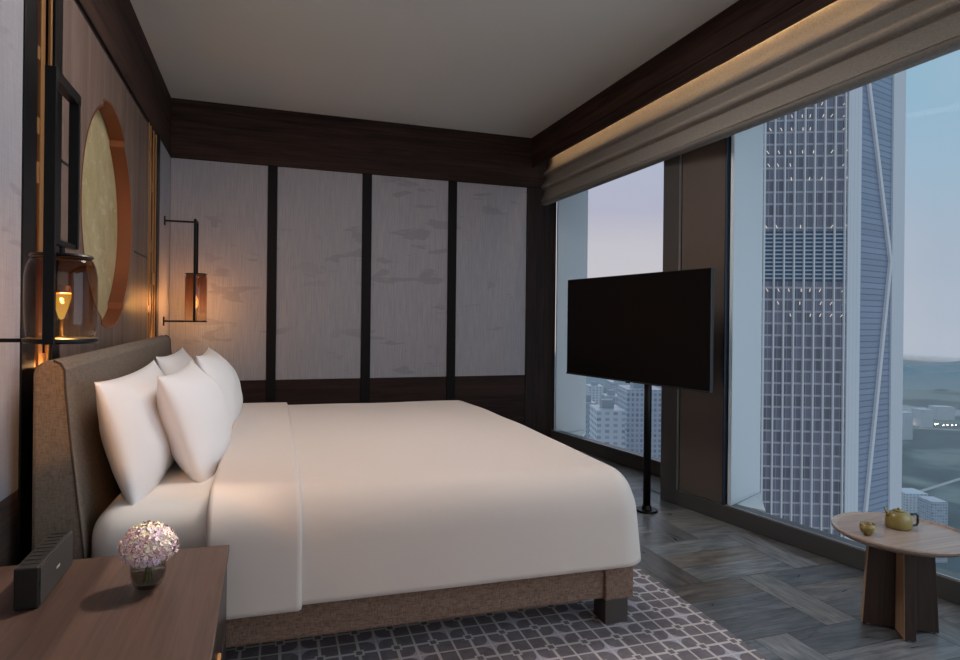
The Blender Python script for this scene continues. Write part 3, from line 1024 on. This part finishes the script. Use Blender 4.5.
PETAL = mat('hydrangea_petals', (210, 160, 160), 0.7, spec=0.2, build=petals_b)
bm = bmesh.new(); cl = bm.loops.layers.color.new('tone')
rnd = random.Random(5)
pal = [(240, 208, 204), (230, 190, 190), (244, 218, 208), (246, 226, 212), (224, 200, 210), (236, 214, 222), (246, 230, 208), (220, 182, 182)]
NF = 150
for i in range(NF):
    z = 1 - (i + 0.5) / NF * 1.72
    ph = i * 2.399963
    r = math.sqrt(max(0, 1 - z * z))
    d = Vector((r * math.cos(ph), r * math.sin(ph), z)).normalized()
    rad = 0.058 * (1 + 0.10 * noise.noise(d * 2.5) + rnd.uniform(-0.05, 0.05))
    c = Vector((d.x * rad * 1.08, d.y * rad * 1.08, d.z * rad * 0.88))
    q = d.to_track_quat('Z', 'Y').to_matrix()
    tw = rnd.uniform(0, PI)
    col = pal[rnd.randrange(len(pal))]
    if d.z < -0.25 and rnd.random() < 0.5: col = (222, 202, 218)
    if d.z > 0.8 and rnd.random() < 0.5: col = (238, 220, 182)
    col = tuple(q_ / 255 for q_ in col) + (1,)
    tilt = Vector((rnd.uniform(-.3, .3), rnd.uniform(-.3, .3), 0))
    for k in range(4):
        a = tw + k * PI / 2
        s = rnd.uniform(0.0095, 0.0125)
        up = rnd.uniform(0.15, 0.5)
        pts = [(0, 0, 0), (0.55, -0.42, up * 0.4), (1.0, -0.38, up), (1.16, 0, up * 0.8), (1.0, 0.38, up), (0.55, 0.42, up * 0.4)]
        vs = []
        for (x, y, zz) in pts:
            X = x * math.cos(a) - y * math.sin(a); Y = x * math.sin(a) + y * math.cos(a)
            vs.append(bm.verts.new(c + q @ (Vector((X, Y, zz)) * s + tilt * s * 0.3)))
        for tri in ((0, 1, 2, 3), (0, 3, 4, 5)):
            f = bm.faces.new([vs[t_] for t_ in tri])
            for l in f.loops: l[cl] = col
bmesh.ops.translate(bm, verts=bm.verts, vec=(0, 0, 0.107))
me = bpy.data.meshes.new('bloom'); bm.to_mesh(me); bm.free(); me.materials.append(PETAL)
o = bpy.data.objects.new('bloom', me); C.objects.link(o); o.parent = fv
MB().ball((0, 0, 0.105), 0.046, 20, 0.85).build('bloom_core', mat('bloom_core', (150, 110, 104), 0.9), fv, smooth=True)
for k, (a, tl) in enumerate(((-0.9, 0.045), (2.2, 0.04))):
    m = MB()
    b0 = Vector((0.02 * math.cos(a), 0.02 * math.sin(a), 0.07))
    dx = Vector((math.cos(a), math.sin(a), 0.2)); sd = Vector((-math.sin(a), math.cos(a), 0))
    P = [b0, b0 + dx * 0.5 * tl + sd * 0.012, b0 + dx * tl, b0 + dx * 0.5 * tl - sd * 0.012]
    V_ = [m.bm.verts.new(p) for p in P] + [m.bm.verts.new(p + Vector((0, 0, -0.001))) for p in P]
    m.bm.faces.new(V_[:4]); m.bm.faces.new(V_[4:][::-1])
    for i in range(4): m.bm.faces.new((V_[i], V_[(i + 1) % 4], V_[4 + (i + 1) % 4], V_[4 + i]))
    m.build('leaf', mat('leaf_green', (120, 138, 80), 0.5), fv)

# ------------------------------------------------------------------ wall lamps
def bulb_mat(name, col, st, mixf):
    m = bpy.data.materials.new(name); m.use_nodes = True
    t = m.node_tree; t.nodes.clear()
    o = t.nodes.new('ShaderNodeOutputMaterial'); mx = t.nodes.new('ShaderNodeMixShader'); tr = t.nodes.new('ShaderNodeBsdfTransparent'); em = t.nodes.new('ShaderNodeEmission')
    em.inputs[0].default_value = lin(col); em.inputs[1].default_value = st; mx.inputs[0].default_value = mixf
    tr.inputs[0].default_value = lin((255, 236, 190))
    t.links.new(tr.outputs[0], mx.inputs[1]); t.links.new(em.outputs[0], mx.inputs[2]); t.links.new(mx.outputs[0], o.inputs[0])
    return m


BULB = bulb_mat('lamp_crystal', (255, 214, 96), 1.0, 0.45)
GLOWB = bulb_mat('lamp_glow', (255, 200, 120), 2.0, 0.5)


def near_lamp():
    X, Y = -0.494, 1.885
    root = empty('wall_lamp', (X, Y, 1.135), label='large smoked glass wall lantern in a black frame, near side of the bed', cat='lamp', group='bedside wall lanterns')
    # ring tray, rounded underside, with its arm to the wall
    MB().lathe([(0.0, -0.006), (0.080, -0.006), (0.083, -0.002), (0.083, 0.006), (0.079, 0.008), (0.0, 0.008)], n=48).build('tray', BLACK, root, smooth=False)
    MB().box(XW - X, -0.06, -0.008, 0.008, -0.004, 0.006).build('arm', BLACK, root, 0.001)
    MB().box(XW - X, XW - X + 0.008, -0.02, 0.02, -0.03, 0.03).build('wall_plate', BLACK, root, 0.001)
    # tall frame
    MB().box(-0.012, 0.012, -0.108, -0.092, -0.006, 0.668).build('frame_upright', BLACK, root, 0.001)
    MB().box(-0.012, 0.012, 0.092, 0.108, 0.245, 0.655).build('frame_upright', BLACK, root, 0.001)
    MB().box(-0.012, 0.012, -0.0915, 0.112, 0.640, 0.667).build('frame_top', BLACK, root, 0.001)
    MB().box(-0.008, 0.008, -0.0915, 0.0915, 0.242, 0.256).build('cross_bar', BLACK, root, 0.001)
    MB().tube((0, 0, 0.222), (0, 0, 0.2415), 0.007).build('hanger', BLACK, root)
    MB().lathe([(0, 0.212), (0.068, 0.212), (0.071, 0.216), (0.068, 0.221), (0, 0.221)], n=48).build('lid', BLACK, root)
    prof = [(0.066, 0.0085), (0.074, 0.012), (0.0785, 0.03), (0.080, 0.07), (0.0805, 0.12), (0.080, 0.165), (0.076, 0.19), (0.070, 0.205), (0.064, 0.211)]
    g = MB().lathe(prof, n=56).build('glass_shade', SMOKE, root, smooth=True)
    g.modifiers.new('s', 'SOLIDIFY').thickness = 0.002
    # small bulb holder and faceted drop bulb
    MB().lathe([(0, 0.009), (0.014, 0.009), (0.004, 0.014), (0.0035, 0.05), (0.005, 0.053), (0, 0.053)], n=24).build('bulb_stand', mat('warm_brass', (190, 150, 96), 0.3, 0.9), root, smooth=True)
    MB().lathe([(0, 0.0535), (0.006, 0.058), (0.016, 0.088), (0.022, 0.112), (0.0222, 0.122), (0, 0.122)], n=8).build('bulb', BULB, root)
    MB().lathe([(0.0222, 0.1225), (0.018, 0.142), (0.0, 0.144)], n=24).build('bulb_cap', mat('amber_cap', (150, 96, 60), 0.4, 0.3), root, smooth=True)
    p = bpy.data.lights.new('lantern_light', 'POINT'); p.energy = 16; p.color = (1, .68, .38); p.shadow_soft_size = 0.006
    o_ = bpy.data.objects.new('lantern_light', p); C.objects.link(o_); o_.location = (X, Y, 1.135 + 0.108)


near_lamp()


def far_lamp():
    X, Y = -0.508, 5.39
    root = empty('wall_lamp', (X, Y, 1.165), label='slim smoked glass wall lantern on black arms in the far corner', cat='lamp', group='bedside wall lanterns')
    MB().lathe([(0.0, -0.006), (0.080, -0.006), (0.083, -0.002), (0.083, 0.005), (0.0, 0.005)], n=40).build('tray', BLACK, root)
    for z in (0.0, 0.775):
        MB().box(XW - X, -0.02 if z else -0.07, -0.006, 0.006, z - 0.007, z + 0.007).build('arm', BLACK, root, 0.001)
        MB().box(XW - X, XW - X + 0.01, -0.014, 0.014, z - 0.035, z + 0.035).build('wall_plate', BLACK, root, 0.001)
    MB().box(-0.012, 0.006, -0.09, -0.078, 0.0052, 0.79).build('frame_upright', BLACK, root, 0.001)
    MB().box(-0.012, 0.006, 0.078, 0.09, 0.375, 0.79).build('frame_upright', BLACK, root, 0.001)
    MB().box(-0.012, 0.006, -0.0775, 0.0775, 0.775, 0.79).build('frame_top', BLACK, root, 0.001)
    MB().lathe([(0, 0.366), (0.078, 0.366), (0.080, 0.370), (0.078, 0.374), (0, 0.374)], n=40).build('lid', BLACK, root)
    g = MB().lathe([(0.070, 0.006), (0.078, 0.014), (0.0795, 0.06), (0.0795, 0.33), (0.076, 0.352), (0.07, 0.365)], n=48).build('glass_shade', SMOKE2, root, smooth=True)
    g.modifiers.new('s', 'SOLIDIFY').thickness = 0.002
    MB().tube((0, 0, 0.0055), (0, 0, 0.10), 0.008).build('bulb_stand', mat('warm_brass', (190, 150, 96), 0.3, 0.9), root)
    MB().lathe([(0, 0.101), (0.012, 0.112), (0.02, 0.14), (0.017, 0.17), (0.006, 0.20), (0, 0.202)], n=20).build('bulb', GLOWB, root, smooth=True)
    p = bpy.data.lights.new('lantern_light', 'POINT'); p.energy = 16; p.color = (1, .68, .38); p.shadow_soft_size = 0.006
    o_ = bpy.data.objects.new('lantern_light', p); C.objects.link(o_); o_.location = (X, Y, 1.165 + 0.15)


far_lamp()

# ------------------------------------------------------------------ television on its pole
A = Vector((2.134, 4.24, 0)); B = Vector((2.339, 2.895, 0))
dd = (B - A); TW = dd.length
tv = empty('television', (2.307, 3.441, 0.0), label='large black flat screen on a slim floor pole by the windows', cat='television')
mid = (A + B) / 2
rz = math.atan2(dd.y, dd.x)
TM = Matrix.Translation(mid - Vector((2.307, 3.441, 0))) @ Matrix.Rotation(rz, 4, 'Z')
MB().box(-TW / 2, TW / 2, 0.004, 0.026, 0.808, 1.506, TM).build('body', mat('tv_body', (14, 14, 16), 0.4), tv, 0.003)
MB().box(-TW / 2 + 0.006, TW / 2 - 0.006, -0.0005, 0.0035, 0.818, 1.500, TM).build('screen', mat('tv_screen', (4, 4, 5), 0.45, spec=0.12), tv)
MB().box(-TW / 2, TW / 2, -0.003, 0.0036, 0.808, 0.8172, TM).build('bottom_bezel', mat('tv_bezel', (48, 48, 52), 0.35, 0.5), tv)
MB().box(-0.02, 0.02, -0.001, 0.0036, 0.800, 0.8075, TM).build('sensor', BLACKM, tv)
MB().box(-0.22, 0.22, 0.0265, 0.045, 0.95, 1.3, TM).build('wall_bracket', BLACK, tv, 0.003)
MB().tube((0, 0, 0.012), (0, 0, 1.28), 0.0235, n=28).build('pole', BLACK, tv, smooth=True)
MB().tube((0, 0, 0.0), (0, 0, 0.014), 0.068, n=40).build('base_plate', BLACK, tv, 0.002)
MB().tube((0, 0, 0.0145), (0, 0, 0.04), 0.032, 0.026, n=28).build('collar', BLACK, tv)

# ------------------------------------------------------------------ side table with tea things
TX, TY, TZ = 2.386, 1.818, 0.38
st = empty('side_table', (TX, TY, 0), label='low round wooden side table on a crossed slab base beside the window', cat='side table')
MB().lathe([(0, 0.352), (0.17, 0.352), (0.215, 0.360), (0.238, 0.374), (0.242, 0.383), (0.239, 0.388), (0.234, 0.387), (0.228, 0.381), (0.218, 0.3795), (0, 0.3795)], n=72).build('table_top', TRAYW, st, smooth=False)
for k, (ang, L1, L0) in enumerate(((138, 0.128, 0.108), (235, 0.118, 0.100), (-32, 0.130, 0.112), (48, 0.125, 0.105))):
    a = R(ang); d = Vector((math.cos(a), math.sin(a), 0)); s = Vector((-d.y, d.x, 0)) * 0.019
    i0 = 0.019
    pts = [d * i0 - s, d * L1 - s, d * L1 + s, d * i0 + s]
    top = [d * i0 - s, d * L0 - s, d * L0 + s, d * i0 + s]
    slab = MB().hull8([p + Vector((0, 0, 0.006)) for p in pts] + [p + Vector((0, 0, 0.3515)) for p in top]).build('slab', FINW, st, 0.002)
    # warm light painted as a pale strip on the lit slab end
    e0 = [d * (L1 + 0.0002) - s * 0.96, d * (L1 + 0.003) - s * 0.96, d * (L1 + 0.003) + s * 0.96, d * (L1 + 0.0002) + s * 0.96]
    e1 = [d * (L0 + 0.0002) - s * 0.96, d * (L0 + 0.003) - s * 0.96, d * (L0 + 0.003) + s * 0.96, d * (L0 + 0.0002) + s * 0.96]
    if k in (0,):
        MB().hull8([p + Vector((0, 0, 0.008)) for p in e0] + [p + Vector((0, 0, 0.35)) for p in e1]).build('lit_edge', FINL, slab)
    if k == 1:
        # its broad left face is painted pale, as if catching warm light
        sn = -s / s.length
        f0 = [d * i0 + sn * 0.0195, d * L1 + sn * 0.0195, d * L1 + sn * 0.021, d * i0 + sn * 0.021]
        f1 = [d * i0 + sn * 0.0195, d * L0 + sn * 0.0195, d * L0 + sn * 0.021, d * i0 + sn * 0.021]
        MB().hull8([p + Vector((0, 0, 0.008)) for p in f0] + [p + Vector((0, 0, 0.35)) for p in f1]).build('lit_face', FINL, slab)
    g = d * (L1 - 0.02)
    MB().tube((g.x, g.y, 0), (g.x, g.y, 0.0058), 0.008, n=12).build('glide', mat('glide_white', (210, 210, 208), 0.4), slab)
MB().box(-0.0185, 0.0185, -0.0185, 0.0185, 0.006, 0.3515).build('core', FINW, st)

CER = mat('olive_glaze', (128, 112, 60), 0.3)


def glaze_b(t, b):
    f = tnoise(t, coords(t, (1, 1, 1)), 40, 4)
    t.links.new(tramp(t, f, ((0.38, (108, 92, 50)), (0.62, (150, 132, 78)))), b.inputs['Base Color'])


cup = empty('tea_cup', (2.232, 1.835, TZ), label='small olive brown tea bowl on the round side table', cat='cup')
MB().lathe([(0, 0.0), (0.013, 0.0), (0.015, 0.005), (0.022, 0.010), (0.0272, 0.024), (0.0278, 0.044), (0.0262, 0.044), (0.0248, 0.024), (0.018, 0.013), (0, 0.010)], n=36).build('bowl', mat('bowl_glaze', (130, 112, 66), 0.35, build=glaze_b), cup, smooth=True)
pot = empty('teapot', (2.432, 1.862, TZ), R(-18), label='olive yellow teapot with a dark loop handle on the round side table', cat='teapot')
MB().lathe([(0, 0.0), (0.042, 0.0), (0.047, 0.006), (0.048, 0.022), (0.0465, 0.042), (0.041, 0.057), (0.028, 0.066), (0.0, 0.069)], n=44).build('body', CER, pot, smooth=True)
MB().lathe([(0, 0.0692), (0.022, 0.0682), (0.019, 0.072), (0, 0.074)], n=32).build('lid', CER, pot, smooth=True)
MB().ball((0, 0, 0.0765), 0.005, 12).build('knob', CER, pot, smooth=True)
MB().tube((-0.040, 0, 0.045), (-0.060, 0.0, 0.084), 0.006, 0.0028, n=14).build('spout', CER, pot, smooth=True)
hd = MB().path([(0.044, 0, 0.052), (0.070, 0, 0.056), (0.079, 0, 0.048), (0.079, 0, 0.020), (0.072, 0, 0.010), (0.048, 0, 0.010)], 0.0048, 10)
hd.build('handle', mat('dark_handle', (38, 42, 36), 0.4), pot, smooth=True)

# ------------------------------------------------------------------ the city outside
GZ = -300.0


def dirp(px, dist):                     # a plan point seen at image column px, at the given depth from the camera
    u = (px - 480) / 631.0
    c_, s_ = math.cos(R(18.87)), math.sin(R(18.87))
    return Vector((u * dist * c_ + dist * s_, -u * dist * s_ + dist * c_))


def facade_mat(name, wall, glass, cw, ch, fw, fh, vary=0.35, lit=0.0, rough=0.25, litcol=(255, 214, 160)):
    """window grid in UV metres"""
    def bd(t, b):
        tc = t.nodes.new('ShaderNodeTexCoord')
        s = t.nodes.new('ShaderNodeSeparateXYZ'); t.links.new(tc.outputs['UV'], s.inputs[0])
        u = M_(t, 'ADD', M_(t, 'DIVIDE', s.outputs[0], cw), 500.0); v = M_(t, 'ADD', M_(t, 'DIVIDE', s.outputs[1], ch), 500.0)
        win = M_(t, 'MULTIPLY', M_(t, 'LESS_THAN', M_(t, 'FRACT', u), fw), M_(t, 'LESS_THAN', M_(t, 'FRACT', v), fh))
        cell = t.nodes.new('ShaderNodeCombineXYZ')
        t.links.new(M_(t, 'FLOOR', u), cell.inputs[0]); t.links.new(M_(t, 'FLOOR', v), cell.inputs[1])
        wn_ = t.nodes.new('ShaderNodeTexWhiteNoise'); t.links.new(cell.outputs[0], wn_.inputs[0])
        k = t.nodes.new('ShaderNodeMapRange'); k.inputs[3].default_value = 1 - vary; k.inputs[4].default_value = 1 + vary * 0.3
        t.links.new(wn_.outputs['Value'], k.inputs[0])
        g = t.nodes.new('ShaderNodeVectorMath'); g.operation = 'SCALE'; g.inputs[0].default_value = lin(glass)[:3]
        t.links.new(k.outputs[0], g.inputs['Scale'])
        mx = t.nodes.new('ShaderNodeMix'); mx.data_type = 'RGBA'
        t.links.new(win, mx.inputs['Factor']); mx.inputs['A'].default_value = lin(wall); t.links.new(g.outputs[0], mx.inputs['B'])
        t.links.new(mx.outputs['Result'], b.inputs['Base Color'])
        rr = t.nodes.new('ShaderNodeMapRange'); rr.inputs[3].default_value = 0.7; rr.inputs[4].default_value = rough
        t.links.new(win, rr.inputs[0]); t.links.new(rr.outputs[0], b.inputs['Roughness'])
        if lit > 0:
            on = M_(t, 'MULTIPLY', win, M_(t, 'GREATER_THAN', wn_.outputs['Value'], 1 - lit))
            b.inputs['Emission Color'].default_value = lin(litcol)
            t.links.new(M_(t, 'MULTIPLY', on, 0.5), b.inputs['Emission Strength'])
    return mat(name, wall, 0.6, build=bd)


def uvbox(pts, z0, z1, name, m, parent=None, roofm=None):
    """prism with UVs in metres along each wall"""
    bm = bmesh.new(); uvl = bm.loops.layers.uv.new('UVMap')
    a = [bm.verts.new((p[0], p[1], z0)) for p in pts]; b = [bm.verts.new((p[0], p[1], z1)) for p in pts]
    k = len(pts)
    for i in range(k):
        j = (i + 1) % k
        f = bm.faces.new((a[i], a[j], b[j], b[i])); L_ = (Vector(pts[j][:2]) - Vector(pts[i][:2])).length
        for l, uv in zip(f.loops, ((0, 0), (L_, 0), (L_, z1 - z0), (0, z1 - z0))): l[uvl].uv = uv
    f = bm.faces.new(b)
    for l in f.loops: l[uvl].uv = (0.999, 0.999)
    me = bpy.data.meshes.new(name); bmesh.ops.recalc_face_normals(bm, faces=bm.faces); bm.to_mesh(me); bm.free()
    me.materials.append(m)
    o = bpy.data.objects.new(name, me); C.objects.link(o)
    if parent: o.parent = parent
    return o


def tower():
    D = 236.0
    pL = dirp(761.5, D + 3); pC = dirp(845, D); pD = dirp(858, D + 1.5); pE = dirp(889, D + 14); pF = dirp(901, D + 20)
    back1 = pF * 1.25; back0 = pL * 1.25
    root = empty('skyscraper', (pC.x, pC.y, GZ), label='tall office tower with white fins and a diagonal brace outside the main window', cat='building')
    base = Vector((pC.x, pC.y))
    z0, z1 = 0.0, -GZ + 260.0
    L = lambda p: (p - base)
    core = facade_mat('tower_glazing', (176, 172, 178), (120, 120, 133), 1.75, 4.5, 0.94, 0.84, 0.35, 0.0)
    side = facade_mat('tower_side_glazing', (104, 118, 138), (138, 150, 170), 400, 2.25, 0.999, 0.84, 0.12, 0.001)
    inn = lambda p, q: p
    fdv = (pC - pL).normalized(); fo = Vector((fdv.y, -fdv.x))
    if fo.dot(-pC) < 0: fo = -fo                               # towards the camera
    def slab(p, q, th, z0_, z1_, name, m, off=0.0):
        d = (q - p).normalized(); nn = Vector((d.y, -d.x))
        if nn.dot(-p) < 0: nn = -nn
        return uvbox([L(p + nn * off), L(q + nn * off), L(q + nn * (off + th)), L(p + nn * (off + th))], z0_, z1_, name, m, root)
    # body
    uvbox([L(pL), L(pC), L(pD), L(pE), L(pF), L(back1), L(back0)], z0, z1, 'shaft', core, root)
    slab(pL, pC, 0.3, z0, z1, 'front_glazing', core, 0.02)
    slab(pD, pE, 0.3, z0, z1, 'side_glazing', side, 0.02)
    WH = facade_mat('tower_stone', (214, 214, 218), (196, 198, 204), 1.6, 4.5, 0.10, 0.95, 0.1, rough=0.6)
    slab(pC, pD, 0.9, z0, z1, 'corner_pier', WH, 0.02)
    slab(pE, pF, 0.9, z0, z1, 'corner_pier', WH, 0.02)
    FW = mat('tower_fin', (218, 214, 216), 0.6)
    nf = 9
    Lf = (pC - pL).length
    for i in range(nf):
        c = pL + fdv * (0.35 + (Lf - 0.7) * i / (nf - 1) * 0.98)
        w_ = 0.22
        MB().prism([L(c - fdv * w_), L(c + fdv * w_), L(c + fdv * w_ + fo * 1.5), L(c - fdv * w_ + fo * 1.5)], z0, z1).build('fin', FW, root)
    # plant floors: dark louvre bands
    LV = facade_mat('tower_louvre', (176, 184, 196), (58, 76, 98), 40, 1.5, 0.995, 0.62, 0.1)
    for zc, hh in ((-GZ + 17, 19),):
        slab(pL, pC, 0.34, zc, zc + hh, 'louvre_band', LV, 0.04)
    # diagonal braces on the side face
    sd_ = (pE - pD); ln = sd_.length; sn = Vector((sd_.y, -sd_.x)).normalized()
    if sn.dot(-pD) < 0: sn = -sn
    def brace(t0, za, t1, zb):
        m = MB(); w_ = 0.9
        a = pD + sd_ * t0; b = pD + sd_ * t1
        for (o0, o1) in ((0.35, 1.3),):
            P = [(a - sd_.normalized() * w_, za), (a + sd_.normalized() * w_, za), (b + sd_.normalized() * w_, zb), (b - sd_.normalized() * w_, zb)]
            A_ = [m.bm.verts.new((*(L(p + sn * o0)), z)) for p, z in P]; B_ = [m.bm.verts.new((*(L(p + sn * o1)), z)) for p, z in P]
            m.bm.faces.new(A_); m.bm.faces.new(B_[::-1])
            for i in range(4): m.bm.faces.new((A_[i], A_[(i + 1) % 4], B_[(i + 1) % 4], B_[i]))
        m.build('brace', FW, root)
    eye = -GZ + 1.2
    zz = lambda py, d_: eye + (325 - py) / 631 * d_
    brace(0.10, zz(66, D + 4), 0.95, zz(262, D + 12))
    brace(0.95, zz(262, D + 12), 0.08, zz(560, D + 4))
    # lit ceilings seen through the glass
    LIT = emis('office_ceiling_light', (255, 240, 226), 0.85)
    rnd_ = random.Random(3)
    rows_y = [103, 115, 128, 151, 164, 178, 226, 290, 303, 315, 74, 90]
    kn = 0
    for ry in rows_y:
        for i in range(nf - 1):
            if rnd_.random() < 0.30 or kn >= 96: continue
            c = pL + fdv * (Lf * (i + 0.35 + 0.4 * rnd_.random()) / (nf - 1))
            z = zz(ry, D)
            h_ = 1.15
            m = MB()
            sl = fdv * (0.25 * (i - 3))
            P = [(c, z - h_), (c + fdv * 0.25, z - h_), (c + fdv * 0.25 + sl, z), (c + sl, z)]
            A_ = [m.bm.verts.new((*(L(p + fo * 0.45)), q)) for p, q in P]; B_ = [m.bm.verts.new((*(L(p + fo * 0.36)), q)) for p, q in P]
            m.bm.faces.new(A_); m.bm.faces.new(B_[::-1])
            for j in range(4): m.bm.faces.new((A_[j], A_[(j + 1) % 4], B_[(j + 1) % 4], B_[j]))
            m.build('office_light', LIT, root); kn += 1


tower()


def ground_b(t, b):
    v = coords(t, (1, 1, 1))
    f = tnoise(t, v, 0.012, 6, 0.7)
    f2 = tnoise(t, v, 0.0028, 3, 0.5)
    c1 = tramp(t, f, ((0.35, (36, 60, 66)), (0.65, (60, 86, 94))))  # woods and plots made bluer to carry haze in the colour
    vo = t.nodes.new('ShaderNodeTexVoronoi'); vo.inputs['Scale'].default_value = 0.016; t.links.new(v, vo.inputs['Vector'])
    c2 = tramp(t, f, ((0.3, (90, 114, 118)), (0.7, (128, 144, 142))))
    k = t.nodes.new('ShaderNodeMapRange'); k.inputs[1].default_value = 0.5; k.inputs[2].default_value = 0.54
    t.links.new(f2, k.inputs[0])
    t.links.new(tmix(t, k.outputs[0], c1, c2), b.inputs['Base Color'])


gm = mat('city_ground', (80, 110, 96), 0.95, build=ground_b)
go = MB().box(-1500, 5200, 60, 5200, GZ - 2, GZ).build('ground', gm)
tag(go, 'hazy green and grey land far below the hotel', 'ground', kind='structure')



def hills():
    bm = bmesh.new(); rows = []
    NX, NY = 110, 16
    for j in range(NY + 1):
        row = []
        for i in range(NX + 1):
            px = 500 + i * 6
            d = 2900 + j * 110
            p = dirp(px, d)
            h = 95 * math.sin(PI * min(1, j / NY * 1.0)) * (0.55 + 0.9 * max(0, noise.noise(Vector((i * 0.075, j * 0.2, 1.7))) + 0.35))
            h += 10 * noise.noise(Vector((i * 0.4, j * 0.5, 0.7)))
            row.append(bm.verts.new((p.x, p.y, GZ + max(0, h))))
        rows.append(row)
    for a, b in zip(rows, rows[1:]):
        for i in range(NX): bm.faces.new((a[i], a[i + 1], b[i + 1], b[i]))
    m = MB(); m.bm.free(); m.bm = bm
    o = m.build('hills', mat('hill_hazed', (120, 144, 158), 0.95), smooth=True)  # distance haze put into the hill colour as pale blue
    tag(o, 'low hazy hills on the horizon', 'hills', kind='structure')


hills()

# buildings below the narrow window, and a few by the park on the right
BM1 = facade_mat('hazed_blocks', (196, 200, 212), (180, 186, 200), 3.4, 3.6, 0.62, 0.6, 0.4)  # walls and glass of all blocks lightened to paint in haze
BM2 = facade_mat('hazed_grid_block', (206, 208, 220), (176, 182, 198), 3.0, 3.4, 0.55, 0.62, 0.3)
BM3 = facade_mat('hazed_white_blocks', (222, 224, 232), (186, 194, 206), 5.0, 3.6, 0.5, 0.5, 0.3)


def building(px0, px1, ytop, dist, m, label, depth=22, crown_=True):
    a, b = dirp(px0, dist), dirp(px1, dist)
    d = (b - a).normalized(); nn = Vector((-d.y, d.x))
    if nn.dot(a) < 0: nn = -nn
    base = (a + b) / 2
    z1 = 1.2 - (ytop - 323) / 631 * dist - GZ
    root = empty('office_block', (base.x, base.y, GZ), label=label, cat='building')
    pts = [a - base, b - base, b - base + nn * depth, a - base + nn * depth]
    uvbox(pts, 0, z1, 'walls', m, root)
    if crown_:
        c = (a + b) / 2 - base + nn * depth / 2; w_ = (b - a).length * 0.22
        P = [c - d * w_ - nn * w_, c + d * w_ - nn * w_, c + d * w_ + nn * w_, c - d * w_ + nn * w_]
        MB().prism(P, z1, z1 + 5).build('roof_plant_room', mat('roof_box', (170, 176, 184), 0.8), root)
    return root


building(628, 664, 391, 420, BM2, 'dense grid-windowed block right of the screen pole', 30)
building(598, 626, 412, 380, BM3, 'low white block with a pale square seen under the screen', 26)
building(585, 597, 405, 460, BM1, 'slim grey slab at the left edge of the narrow window', 18)
building(607, 622, 398, 620, BM1, 'distant pale block behind the low white block', 25)
building(640, 662, 378, 760, BM1, 'tall hazy block rising behind the grid-windowed block', 40)
building(590, 604, 388, 900, BM3, 'small far white block just under the screen, on the left', 30)
building(612, 634, 384, 980, BM1, 'faint far block under the middle of the screen', 40)
building(904, 914, 411, 1650, BM3, 'small white building on the near shore right of the tower', 30, False)
building(922, 934, 408, 1850, BM3, 'pale building group at the foot of the hills', 40, False)
building(938, 956, 405, 2000, BM3, 'long pale building below the hills at the right edge', 40, False)
building(908, 930, 492, 860, BM3, 'low pale shed beside the park behind the side table', 30, False)
building(934, 950, 500, 800, BM1, 'low grey shed beside the pale road', 26, False)

# pale road and water
ROAD = mat('pale_road', (170, 178, 178), 0.8)


def strip(pa, pb, w_, name, label, cat, m):
    a, b = Vector(pa), Vector(pb); d = (b - a).normalized(); nn = Vector((-d.y, d.x)) * w_ / 2
    o = MB().prism([a - nn, b - nn, b + nn, a + nn], GZ + 0.02, GZ + 0.6).build(name, m)
    return tag(o, label, cat, kind='structure')


def gp(px, py):
    dist = (0 - GZ + 1.2) * 631 / (py - (324.0 + (px - 480) * 0.0108 - 4))
    return dirp(px, dist)


strip(gp(922, 503), gp(962, 548), 7, 'road', 'pale straight road across the park', 'road', ROAD)
strip(gp(905, 497), gp(965, 478), 8, 'road', 'pale cross road at the edge of the woods', 'road', ROAD)
strip(gp(895, 408), gp(975, 414), 190, 'water', 'pale band of water before the hills', 'water', mat('bay_water', (130, 156, 178), 0.2))
strip(gp(895, 427), gp(975, 431), 20, 'road', 'waterfront road with tiny lights', 'road', ROAD)
STL = emis('street_light', (255, 232, 214), 14)
for i in range(14):
    px = 903 + i * 4.6 + random.uniform(-1.5, 1.5)
    p = gp(px, 425.5 + random.uniform(-0.5, 0.8) + (px - 903) * 0.04)
    o = MB().tube((0, 0, 0), (0, 0, 6), 0.5, n=6).build('street_lamp', BLACKM, loc=(p.x, p.y, GZ + 0.6))
    tag(o, 'tiny glowing lamp on the waterfront road right of the tower', 'street lamp', 'waterfront street lamps')
    MB().ball((0, 0, 7.6), 1.6, 8).build('lamp_head', STL, parent=o)

# evening haze over the city
hz = bpy.data.materials.new('evening_haze'); hz.use_nodes = True
t = hz.node_tree; t.nodes.clear()
o_ = t.nodes.new('ShaderNodeOutputMaterial'); vs_ = t.nodes.new('ShaderNodeVolumeScatter')
vs_.inputs['Color'].default_value = (0.84, 0.94, 1.0, 1); vs_.inputs['Density'].default_value = 0.0012
t.links.new(vs_.outputs[0], o_.inputs['Volume'])
ho = MB().prism([(5000, 70), (5000, 5000), (-1400, 5000), (-1400, 70)], GZ + 0.7, -238).build('haze', hz)
tag(ho, 'thin blue evening haze over the city', 'haze', kind='stuff')
